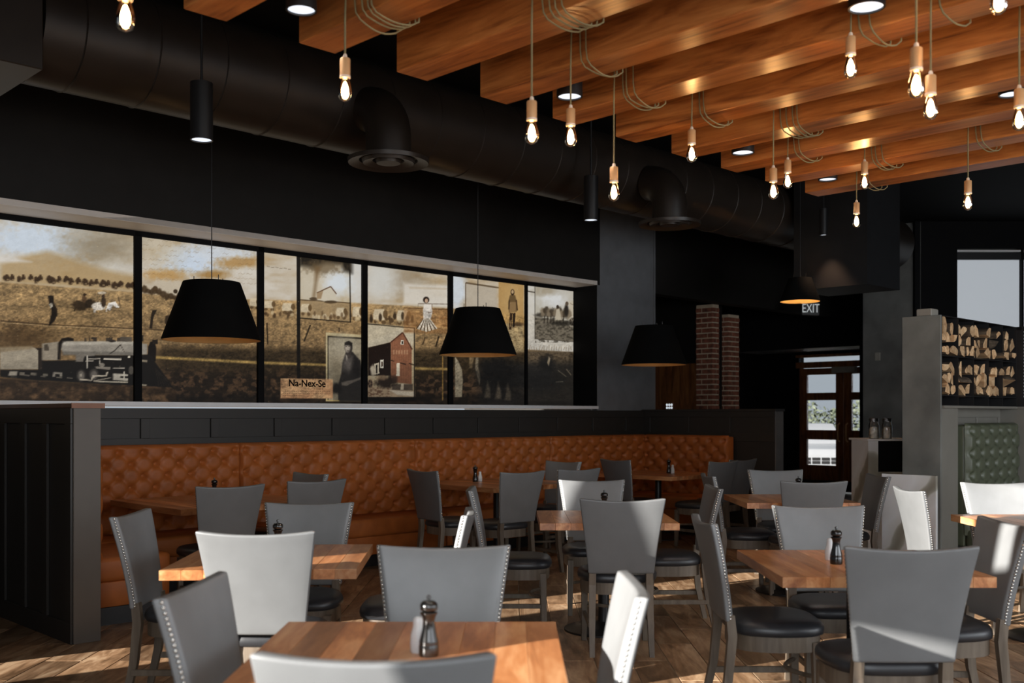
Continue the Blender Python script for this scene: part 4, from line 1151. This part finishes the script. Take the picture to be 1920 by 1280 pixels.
def bulb(px, py, dest, strands, lab):
    t = (px-960)/F; fu = CA*t+SA; fv = CA-SA*t
    ue = fu*dest*0.93
    L = min(LEFTS, key=lambda a: abs(a-0.045-ue)); uu = L-0.045
    d = uu/fu; vv = fv*d; z = CAMH+(778-py)*d/F + 0.06      # z of the glass neck
    o = empty('bare_bulb_pendant', W(uu, vv, z), ROT); tag(o, lab, 'bulb', 'bare filament bulbs on cords')
    put('glass', glass_me, M['bulb_glass'], o); put('filament', core_me, M['filament'], o)
    put('socket', sock_me, M['brass'], o); put('collar', ring_me, M['porcelain'], o); put('strain_relief', cap_me, M['porcelain'], o)
    top = BZ+BH+0.012-z
    cm = MB()
    cm.tube([(0,0,0.085),(0,0,BZ-z-0.02),(0.006,0.0,top-0.05),(0.03,0,top),(0.055+BWD/2,0.0,top+0.012)], 0.0042, 6)
    cm.build('cord', M['cord'], o, smooth=True)
    lm = MB(); rs = random.Random(int(px))
    for k in range(strands):
        y0 = -0.02-0.035*k+rs.uniform(-0.008, 0.008); sag = 0.012+0.016*rs.random(); a = 0.037-0.004*rs.random()
        b0 = BZ-z
        pts = [(a+0.12, y0+0.01, top+0.006), (a+0.02, y0, top), (a, y0, top-0.02), (a-0.001, y0-0.004, b0+0.06), (a, y0-0.01, b0+0.012), (a+0.02, y0-0.014, b0-0.012)]
        for q in range(1, 8):
            f = q/8; pts.append((a+0.02+f*(BWD-0.01), y0-0.014-0.03*f, b0-0.012-sag*math.sin(PI*f)-0.012*f))
        pts += [(a+BWD+0.022, y0-0.045, b0-0.008), (a+BWD+0.024, y0-0.04, b0+0.05), (a+BWD+0.02, y0-0.02, top-0.02), (a+BWD, y0, top), (a+0.12, y0+0.01, top+0.006)]
        lm.tube(pts, 0.0038, 6)
    lm.build('cord_loops', M['cord'], o, smooth=True)
BL = [(235,32,3.2,1,'bare filament bulb at the top left corner, on its own against the black ceiling'),
 (647,170,4.49,4,'bare bulb left of the row, below a beam with several cord loops'),
 (997,250,4.49,4,'bare bulb before the fourth visible beam, with a thick bundle of cord'),
 (1070,257,5.1,2,'bare bulb overlapping a bright round ceiling lamp'),
 (1151,361,5.9,3,'lowest bare bulb beside the black cylinder lamp in the middle'),
 (1297,289,6.2,2,'bare bulb near the ends of the middle beams, right of the lowest middle one'),
 (1450,359,6.1,4,'bare bulb under a wide tangle of cord loops, left of a pair'),
 (1477,340,6.95,2,'bare bulb close to the right of the one under the cord tangle'),
 (1606,415,7.5,2,'lowest and farthest bare bulb below the last beam'),
 (1621,342,7.0,3,'bare bulb just above the lowest far one'),
 (1595,127,4.85,2,'bare bulb below the big round lamp at the top right'),
 (1718,160,3.74,0,'larger bare bulb of the close pair at the upper right'),
 (1745,203,4.3,1,'smaller, lower bare bulb of the close pair at the upper right'),
 (1815,380,6.5,2,'bare bulb hanging alone at right against the dark wall, below the last beam'),
 (1873,2,3.4,0,'bare bulb cut off by the top edge at the right'),
 (1911,225,4.5,1,'bare bulb at the right edge of the picture, before a round lamp')]
for q in BL: bulb(*q)

# ---- cylinder downlights
M['led'] = emit('lit_lamp_disc', (0.80,0.88,1.0,1), 1.1)
SPOT_W = 18.0
def downlight(px, py, u, v, r, length, lab):
    t = (px-960)/F; fu = CA*t+SA; fv = CA-SA*t
    d = (u/fu) if u is not None else v/fv
    P_ = W(fu*d, fv*d, CAMH+(778-py)*d/F)
    o = empty('cylinder_downlight', P_, ROT); tag(o, lab, 'ceiling lamp', 'black cylinder downlights')
    MB().lathe([(r-0.008,0.006),(r-0.008,0.0),(r,0.0),(r,length),(r-0.01,length+0.004),(0.004,length+0.006)], 32, closed=False).build('housing', M['black_metal'], o, smooth=True)
    MB().lathe([(0.0005,0.008),(r-0.006,0.008)], 32, closed=False).build('lens', M['led'], o)
    MB().cyl((0,0,length), (0,0,ZC-P_.z), 0.008, 8).build('stem', M['black_metal'], o)
    sl = bpy.data.lights.new('downlight_beam', 'SPOT'); sl.energy = SPOT_W; sl.color = (1.0, 0.93, 0.84); sl.spot_size = math.radians(95); sl.spot_blend = 0.7; sl.shadow_soft_size = 0.05
    q = bpy.data.objects.new('downlight_beam', sl); COL.objects.link(q); q.parent = o; q.location = (0, 0, -0.01)
    return sl
g = [r+ (PITCH-BWD)/2 for r in RIGHTS]
downlight(565, 20, g[2], None, 0.062, 0.25, 'black cylinder lamp with a bright disc between the two leftmost visible beams')
downlight(1625, 15, g[5], None, 0.072, 0.25, 'biggest round lamp at the top right, black ring with a bright disc')
downlight(1068, 182, g[5], None, 0.066, 0.22, 'round lamp behind a hanging bulb above the middle, between beams')
downlight(1393, 287, g[8], None, 0.070, 0.22, 'round lamp near the beam ends, right of the middle')
downlight(1552, 337, g[10], None, 0.065, 0.22, 'round lamp before the last beam')
downlight(1896, 178, g[8], None, 0.062, 0.22, 'round lamp at the right edge behind a hanging bulb')
downlight(378, 263, None, 6.0, 0.070, 0.36, 'tall black cylinder pendant in front of the duct at the left')
downlight(1108, 413, None, 6.2, 0.066, 0.40, 'tall dark cylinder pendant beside the second round diffuser')
tl = downlight(1544, 441, 10.70, None, 0.045, 0.3, 'tiny far cylinder lamp above the bulkhead'); tl.color = (1.0, 0.62, 0.38); tl.energy = 40; tl.spot_size = math.radians(75)

# ================================================================== BRICK PILLARS
def pillar(name, u0, u1, v0, v1, z0, z1, lab):
    t = empty(name, W(u0, v0, 0), ROT); tag(t, lab, 'pillar', 'brick pillars')
    MB().box(0.006, u1-u0-0.006, 0.006, v1-v0-0.006, 0, z1).build('mortar_core', M['mortar'], t)
    cz = 0.0762; bl_, bh, dp = 0.188, 0.058, 0.03
    meshes = {}
    def bk(w_, axis):
        k = (round(w_, 3), axis)
        if k not in meshes:
            mb = MB().box(0, w_, 0, dp, 0, bh) if axis == 'u' else MB().box(0, dp, 0, w_, 0, bh)
            meshes[k] = mb.mesh('brick', bevel=0.003)
        return meshes[k]
    n0 = int(z0/cz); n1 = int(z1/cz)
    for j in range(n0, n1):
        z = j*cz
        for axis, Ltot in (('u', u1-u0), ('v', v1-v0)):
            x = -0.204*(0.5 if (j+(axis == 'v')) % 2 else 0.0)
            while x < Ltot-0.012:
                a, b = max(0, x), min(Ltot, x+bl_)
                if b-a > 0.02:
                    me = bk(b-a, axis)
                    put('brick', me, M['brick'], t, (a, -0.004, z) if axis == 'u' else (-0.004, a, z))
                x += 0.204
pillar('brick_pillar', 12.82, 12.99, 8.76, 9.06, 1.2, 3.08, 'red brick pillar with pale mortar beyond the end of the grey wall, nearer of two')
pillar('brick_pillar', 13.60, 13.9, 9.0, 9.5, 1.2, 3.0, 'red brick pillar half hidden behind the nearer one')
pl = emit('panel', (0,0,0,1), 0)
bp = room('wood_panel', MB().box(13.24, 13.30, 9.32, 10.4, 0, 2.24), M['door_wood']); del bp['kind']
tag(bp, 'brown wooden wall panel below the third drum shade, left of the brick pillar', 'panel')
lt = empty('lattice_lantern', W(13.10, 9.72, 1.42), ROT); tag(lt, 'small lantern with round lit holes in front of the brown panel', 'lantern')
MB().box(-0.05,0.05,-0.07,0.07,0,0.22).build('housing', M['door_wood'], lt, bevel=0.004)
hl = MB()
for a in range(3):
    for b_ in range(4):
        hl.lathe([(0.019,0),(0.017,0.004)], 10).v[-20:]
        hl.v[-20:] = [(-0.051-p[2], p[0]-0.045+a*0.045, p[1]+0.04+b_*0.047) for p in hl.v[-20:]]
hl.build('lit_holes', emit('lantern_light', (0.8,0.88,0.95,1), 0.75), lt)
for k, z in enumerate((1.62, 1.95)):  # light reflections, added as thin glowing strips
    o = room('reflection_strip', MB().box(13.18, 13.22, 9.13, 9.16, z, z+0.19), emit('reflection_glow', (0.75,0.78,0.8,1), 0.5)); del o['kind']
    tag(o, 'thin vertical light reflection drawn as a glowing strip beside the brick pillar, %s one' % ('lower' if k == 0 else 'upper'), 'reflection', 'light reflections')

# ================================================================== ENTRANCE DOORS, SIGN
def door(name, v0, v1, hv):
    o = room(name, MB().box(17.72, 17.78, v0, v0+0.15, 0.02, 2.32).box(17.72, 17.78, v1-0.15, v1, 0.02, 2.32), M['door_wood'])
    for (a, b) in ((0.02,0.50),(0.98,1.16),(1.72,1.86),(2.20,2.32)):
        strip(o, 'rail', M['door_wood'], 17.72, 17.78, v0+0.15, v1-0.15, a, b)
    for (a, b) in ((0.50,0.98),(1.16,1.72),(1.86,2.20)):
        room('pane', MB().box(17.745, 17.752, v0+0.15, v1-0.15, a, b), M['glass'], o)
    h = MB().tube([(17.72,hv,0.95),(17.66,hv,0.98),(17.65,hv,1.12),(17.66,hv,1.26),(17.72,hv,1.29)], 0.014, 8)
    room('pull_handle', h, M['brass'], o, smooth=True)
    room('kick_plate', MB().box(17.715, 17.72, v0+0.02, v1-0.02, 0.03, 0.22), M['black_metal'], o)
    return o
door('door_1', 9.245, 10.14, 9.32)
door('door_2', 8.36, 9.235, 9.16)
room('trim_7', MB().box(17.68, 17.8, 8.3, 10.2, 2.33, 2.44).box(17.68, 17.8, 8.3, 10.2, 2.53, 2.58), M['door_wood'])
o = room('window_9', MB().box(17.74, 17.75, 8.35, 10.15, 2.44, 2.53), M['glass'])
o = room('door_closer', MB().box(17.6, 17.70, 8.96, 9.42, 2.22, 2.33), M['grey_box'], bevel=0.004); del o['kind']
tag(o, 'pale grey box above the entrance doors', 'door closer')
ex = empty('exit_sign', ((1519-960)/F*15.4, 15.4, 2.93), R(6)); tag(ex, 'exit sign hanging below the small lit pendant', 'sign')
MB().box(-0.135, 0.135, -0.02, 0.02, 0, 0.19).build('housing', plain('sign_housing', (0.05,0.05,0.048), 0.4), ex, bevel=0.006)
e = put('lettering', text_mesh('EXIT', 0.185, 'lettering', 0.002), emit('sign_letters', (0.55,0.58,0.58,1), 0.55), ex, (0, -0.023, 0.095)); e.rotation_euler = (PI/2, 0, 0); e.scale = (0.72, 1, 1)
MB().cyl((0,0,0.19), (0,0,ZC-2.93), 0.01, 8).build('stem', M['black_metal'], ex)
th_ = room('thermostat', MB().box(14.985, 15.0, 7.22, 7.30, 2.27, 2.39), M['grey_box'], bevel=0.003); del th_['kind']; tag(th_, 'small switch plate on the grey plaster wall', 'switch')

# ---- outside: car, hedge, ground
og = room('floor_outside', MB().box(17.9, 45, -10, 30, -0.4, -0.25), M['asphalt'])
car = empty('parked_car', (7.55, 25.2, -0.25), R(-8)); tag(car, 'white car parked outside the entrance doors', 'car')
def rings(secs):
    mb = MB(); n = len(secs[0])
    vs = [p for s in secs for p in s]; fs = []
    for i in range(len(secs)-1):
        for k in range(n): fs.append((i*n+k, i*n+(k+1)%n, (i+1)*n+(k+1)%n, (i+1)*n+k))
    fs.append(tuple(range(n))[::-1]); fs.append(tuple((len(secs)-1)*n+k for k in range(n)))
    return mb.add(vs, fs)
def sec(y, w, zb, zt, r=0.12):
    return [(-w,y,zb),(w,y,zb),(w+0.02,y,zb+0.3*(zt-zb)),(w,y,zt-r),(w-r,y,zt),(-w+r,y,zt),(-w,y,zt-r),(-w-0.02,y,zb+0.3*(zt-zb))]
rings([sec(0,0.78,0.22,0.72),sec(0.1,0.86,0.2,0.86),sec(1.15,0.9,0.2,0.98),sec(3.4,0.9,0.2,1.02),sec(4.4,0.84,0.25,0.98)]).build('body', M['car'], car, bevel=0.02, seg=2, smooth=True)
rings([sec(1.1,0.74,0.9,0.98,0.02),sec(1.75,0.66,0.92,1.46,0.1),sec(3.0,0.66,0.92,1.48,0.1),sec(3.9,0.7,0.92,1.02,0.02)]).build('cabin', M['car'], car, smooth=True)
MB().hexa([(-0.66,1.16,1.0),(0.66,1.16,1.0),(0.66,1.18,1.0),(-0.66,1.18,1.0)], [(-0.56,1.68,1.40),(0.56,1.68,1.40),(0.56,1.70,1.40),(-0.56,1.70,1.40)]).build('windscreen', plain('grey_screen', (0.35,0.38,0.41), 0.1), car)
for k in range(4):
    for q in range(2):
        MB().box(-0.44+k*0.225, -0.26+k*0.225, -0.02, 0.02, 0.50+q*0.085, 0.57+q*0.085).build('grille_slot', M['black_metal'], car)
for s in (-1, 1):
    MB().lathe([(0.07,0),(0.085,0.03),(0.08,0.05)], 14).xf(Matrix.Translation((s*0.66,0.03,0.60)) @ Matrix.Rotation(PI/2, 4, 'X')).build('headlight', M['ceramic'], car, smooth=True)
    for yy in (0.75, 3.5): MB().lathe([(0.30,-0.1),(0.32,-0.08),(0.32,0.08),(0.30,0.1)], 20).xf(Matrix.Translation((s*0.82,yy,0.32)) @ Matrix.Rotation(PI/2, 4, 'Y')).build('wheel', M['black_metal'], car, smooth=True)
hb = MB(); rs = random.Random(5)
for k in range(5200):
    x = rs.uniform(4, 16); z = rs.uniform(-0.2, 1.75)+0.15*math.sin(x*3); y = 31+rs.uniform(0, 1.2)
    a = rs.uniform(0, PI); b_ = rs.uniform(-1, 1); s = 0.09
    d1 = Vector((math.cos(a), math.sin(a)*0.6, b_)).normalized()*s; d2 = Vector((-math.sin(a)*0.5, 0.3, math.cos(a))).normalized()*s*0.6
    c = Vector((x, y, z)); hb.add([c-d1, c+d2, c+d1, c-d2], [(0,1,2,3)])
hd = hb.build('hedge', M['leaf']); tag(hd, 'leafy hedge behind the parked car outside', 'hedge', kind='stuff')

# ================================================================== FIREWOOD SHELF, GREEN BOOTH, HOST STAND
US, VS0, VS1 = 8.59, 3.60, 3.93
colm = room('shelf_column', MB().box(US-0.02, US, VS0, VS1, 0, 2.275), M['column'], bevel=0.002); del colm['kind']
tag(colm, 'tall mottled grey metal panel closing the near end of the firewood shelf', 'panel')
CELL = 0.336
sh = empty('firewood_shelf', W(US, VS0, 1.52), ROT); tag(sh, 'black metal cube shelf holding firewood above the green booth', 'shelf')
SL = CELL*5
steel = plain('dark_shelf_steel', (0.02,0.02,0.021), 0.45, 0.3)
for k in range(6): MB().box(k*CELL-0.003+0.003, k*CELL+0.003+0.003, 0, 0.33, 0, 0.755).build('divider', steel, sh)
for z in (0.0, 0.084, 0.418, 0.750): MB().box(0, SL+0.006, 0, 0.33, z-0.003 if z else 0, z+0.004).build('shelf_board', steel, sh)
MB().box(0, SL, 0.325, 0.33, 0, 0.755).build('back_plate', M['paint_black'], sh)
# partition below the shelf
bp_ = MB().box(US, US+0.38, 3.62, 3.93, 0, 1.50).box(US+0.38, 10.27, 3.76, 3.93, 0, 1.50).box(10.27, 10.45, 2.2, 3.93, 0, 1.50)
pb = room('wall_booth', bp_, M['booth_grey'])
room('cap', MB().box(US+0.002, 10.45, 3.58, 3.95, 1.50, 1.52).box(10.25, 10.47, 2.2, 3.6, 1.50, 1.52), M['booth_grey'], pb)
strip(pb, 'rail', M['booth_grey'], US+0.38, 10.27, 3.745, 3.76, 1.42, 1.50)
for k in range(3): strip(pb, 'stile', M['booth_grey'], US+0.60+k*0.52, US+0.66+k*0.52, 3.745, 3.76, 0.1, 1.42)
# perforated return panel
pf = MB(); n = 16
vs = []; fs = []
c0 = 0.032
for a in range(24):
    for b_ in range(20):
        y0 = 3.55-a*c0*1.6; z0 = 1.60+b_*c0
        y1 = y0-c0*1.6; z1 = z0+c0; h = 0.0105
        ym, zm = (y0+y1)/2, (z0+z1)/2
        o8 = [(ym+h*1.3*math.cos(k*PI/4), zm+h*math.sin(k*PI/4)) for k in range(8)]
        q = [(y1,zm),(y1,z1),(ym,z1),(y0,z1),(y0,zm),(y0,z0),(ym,z0),(y1,z0)][::1]
        o8 = [(ym-h*1.3*math.cos(k*PI/4), zm+h*math.sin(k*PI/4)) for k in range(8)]
        b0 = len(vs)
        vs += [(10.28, y, z) for y, z in q] + [(10.28, y, z) for y, z in o8]
        fs += [(b0+k, b0+(k+1)%8, b0+8+(k+1)%8, b0+8+k) for k in range(8)]
pf.add(vs, fs).box(10.275, 10.285, 3.55, 3.61, 1.52, 2.275).box(10.275, 10.285, 3.55-24*c0*1.6, 3.55, 1.52, 1.60).box(10.275, 10.285, 3.55-24*c0*1.6, 3.6, 1.60+20*c0, 2.275)
po = room('perforated_panel', pf, steel); del po['kind']; tag(po, 'black perforated metal panel right of the firewood, light showing through its holes', 'panel')
# green tufted bench
bench('booth_bench', 1.16, W(9.06, 3.60), ROT, 'dark green tufted leather booth bench at the right edge', M['leather_green'], zt=1.37, zs=0.46, thick=0.13)

# logs
def log_mesh(kind, rs, L):
    """split log lying along local x; cross-section kinds: wedge, half, quarter, round"""
    r = rs.uniform(0.055, 0.085)
    if kind == 'round': ang = [k*2*PI/10 for k in range(10)]; pts = [(r*0.75*math.cos(a)*rs.uniform(.9,1.08), r*0.75*math.sin(a)*rs.uniform(.9,1.08)) for a in ang]; bark = set(range(10))
    elif kind == 'half': pts = [(r*math.cos(a)*1.05, r*math.sin(a)*0.9-0.03) for a in [k*PI/7 for k in range(8)]]; bark = set(range(7))
    elif kind == 'quarter': pts = [(-0.045,-0.04)] + [(-0.045+r*1.35*math.cos(a), -0.04+r*1.3*math.sin(a)) for a in [k*PI/2/5 for k in range(6)]]; bark = set(range(1,6))
    else: pts = [(-r,-0.035),(r*0.9,-0.04),(r*0.75,0.01),(0.01,r*0.85),(-r*0.5,0.04)]; bark = {1}
    n = len(pts); mb = MB(); secs = 3
    vs = []
    for s in range(secs+1):
        x = -L/2+L*s/secs; k = rs.uniform(.93, 1.04)
        for (y, z) in pts: vs.append((x+rs.uniform(-.006,.006), y*k+rs.uniform(-.003,.003), z*k+rs.uniform(-.003,.003)))
    fs = []; mi = []
    for s in range(secs):
        for k in range(n): fs.append((s*n+k, s*n+(k+1)%n, (s+1)*n+(k+1)%n, (s+1)*n+k)); mi.append(1 if k in bark else 0)
    fs.append(tuple(range(n))[::-1]); fs.append(tuple(secs*n+k for k in range(n))); mi += [0, 0]
    me = mb.add(vs, fs).mesh('firewood_log')
    me.materials.append(M['log_wood']); me.materials.append(M['bark'])
    me.polygons.foreach_set('material_index', mi); me.update()
    return me
rs = random.Random(21)
kinds = ['wedge','half','quarter','round','quarter','half']
lmesh = [log_mesh(kinds[k % 6], rs, rs.uniform(0.24, 0.30)) for k in range(14)]
bays = ['first','second','third','fourth','fifth']
for row in (0, 1):
    zb = 1.52 + (0.422 if row == 0 else 0.088)
    for bay in range(5):
        full = [[3,3,2],[3,2,3],[3,3,2],[3,2,1],[3,2,1]][bay] if row == 0 else [[3,3,2],[2,3,3],[3,3,2],[3,2,3],[3,3,2]][bay]
        for lay, cnt in enumerate(full):
            zc = zb + 0.052 + lay*0.090 + rs.uniform(-.006, .008)
            sideways = (lay == 1 and rs.random() < 0.28) or (lay == 2 and rs.random() < 0.2)
            for k in range(1 if sideways else cnt):
                me = lmesh[rs.randrange(14)]
                o = put('firewood_log', me)
                roll = rs.choice([0.0, 0.5, -0.5, 0.2, PI/2, PI, -PI/2])
                if sideways:
                    cx = CELL*0.5; rz = ROT + rs.uniform(-.05, .05); dv = 0.085 + rs.uniform(-.01, .01); sc = (0.98, 1.1, 0.82)
                else:
                    cx = 0.012 + (CELL-0.02)*(k+0.5)/cnt + rs.uniform(-.012, .012); rz = ROT + PI/2 + rs.uniform(-.10, .10); dv = 0.135 + rs.uniform(-.03, .02)
                    q_ = rs.uniform(.85, 1.12); sc = (rs.uniform(.85, 1.0), (1.05 if cnt == 2 else 0.82)*q_, 0.86*q_)
                o.rotation_euler = (roll, 0, rz); o.scale = sc
                o.location = W(US+bay*CELL+0.003+cx, VS0+dv, zc)
                pos_ = 'lying sideways' if sideways else (['at left', 'at right'] if cnt == 2 else ['at left', 'at centre', 'at right'] if cnt == 3 else ['alone'])[k]
                tag(o, 'split firewood log %s, %s layer, %s shelf row, %s bay from left' % (pos_, ['bottom', 'middle', 'top'][lay], 'upper' if row == 0 else 'lower', bays[bay]), 'firewood', 'split logs in the cube shelf')
# emergency light box on top of the column
eb = room('alarm_box', MB().box(8.62, 8.76, 3.70, 3.83, 2.276, 2.34), M['grey_box'], bevel=0.006); del eb['kind']
tag(eb, 'small pale box lying on top of the firewood shelf end', 'box')
# marble panel and host stand
def marble():
    m, nt, b = newmat('veined_marble'); b.inputs['Roughness'].default_value = 0.2
    co = coords(nt, (1,1,1), False)
    mp = N(nt, 'ShaderNodeMapping'); mp.inputs['Rotation'].default_value = (0.95, 0, 0); nt.links.new(co, mp.inputs['Vector'])
    wv = N(nt, 'ShaderNodeTexWave', Scale=0.55, Distortion=4.0, Detail=4.0); wv.bands_direction = 'Z'
    wv.inputs['Detail Scale'].default_value = 1.6; nt.links.new(mp.outputs[0], wv.inputs['Vector'])
    nt.links.new(ramp(nt, wv.outputs['Fac'], [(0.0,(0.30,0.28,0.23,1)),(0.06,(0.42,0.40,0.34,1)),(0.12,(0.74,0.74,0.72,1)),(0.55,(0.84,0.85,0.86,1)),(0.9,(0.80,0.80,0.80,1))]), b.inputs['Base Color'])
    return m
M['marble'] = marble()
mo = room('marble_panel', MB().box(8.50, 8.535, 3.61, 4.08, 0, 0.937), M['marble'], bevel=0.002); del mo['kind']
tag(mo, 'white marble panel with grey veins standing before the grey column', 'panel')
hs = empty('host_stand', (3.52, 10.2, 0), R(0)); tag(hs, 'host stand with marble side, black front and thin top beside the grey column', 'counter')
MB().box(0.0, 0.10, 0, 0.5, 0, 1.185).build('marble_side', M['marble'], hs)
MB().box(0.10, 0.75, 0.03, 0.5, 0.12, 1.185).build('front_panel', M['paint_black'], hs)
MB().box(0.10, 0.75, 0.0, 0.5, 0.0, 0.88).build('lower_panel', M['marble'], hs)
MB().box(-0.02, 0.77, -0.03, 0.53, 1.185, 1.205).build('top', M['white_trim'], hs, bevel=0.003)
def jar(x, y, lab):
    t = empty('lidded_jar', (x, y, 1.206)); tag(t, lab, 'jar', 'lidded jars on the host stand')
    MB().lathe([(0.045,0),(0.05,0.01),(0.05,0.13),(0.04,0.16),(0.04,0.175)], 20, closed=False).build('glass', M['glass'], t, smooth=True)
    MB().lathe([(0.044,0.004),(0.046,0.012),(0.046,0.09),(0.03,0.115),(0.01,0.12)], 16).build('contents', plain('cream_sweets', (0.62,0.58,0.5), 0.6, var=0.3, scale=40), t, smooth=True)
    MB().lathe([(0.046,0.175),(0.046,0.20),(0.02,0.207)], 20).build('lid', M['steel'], t, smooth=True)
jar(3.63, 10.35, 'lidded glass jar with cream contents on the host stand, left one')
jar(3.76, 10.35, 'lidded glass jar with cream contents on the host stand, right one')

# unseen cylinder lamps added to brighten the tables nearest the camera
for k, (u, v) in enumerate(((2.31, 0.9), (3.92, -0.9), (1.78, 2.6), (2.85, 1.6))):
    o = empty('cylinder_downlight', W(u, v, 3.07), ROT); tag(o, 'unseen cylinder lamp added above the top edge, %s of four from the camera' % ordn[k], 'ceiling lamp', 'black cylinder downlights')
    MB().lathe([(0.06,0.006),(0.06,0.0),(0.066,0.0),(0.066,0.22),(0.056,0.224),(0.004,0.226)], 32, closed=False).build('housing', M['black_metal'], o, smooth=True)
    MB().lathe([(0.0005,0.008),(0.06,0.008)], 32, closed=False).build('lens', M['led'], o)
    MB().cyl((0,0,0.22), (0,0,ZC-3.07), 0.008, 8).build('stem', M['black_metal'], o)
    sl = bpy.data.lights.new('downlight_beam', 'SPOT'); sl.energy = 28.0; sl.color = (1.0, 0.93, 0.84); sl.spot_size = math.radians(95); sl.spot_blend = 0.7; sl.shadow_soft_size = 0.05
    q = bpy.data.objects.new('downlight_beam', sl); COL.objects.link(q); q.parent = o; q.location = (0, 0, -0.01)
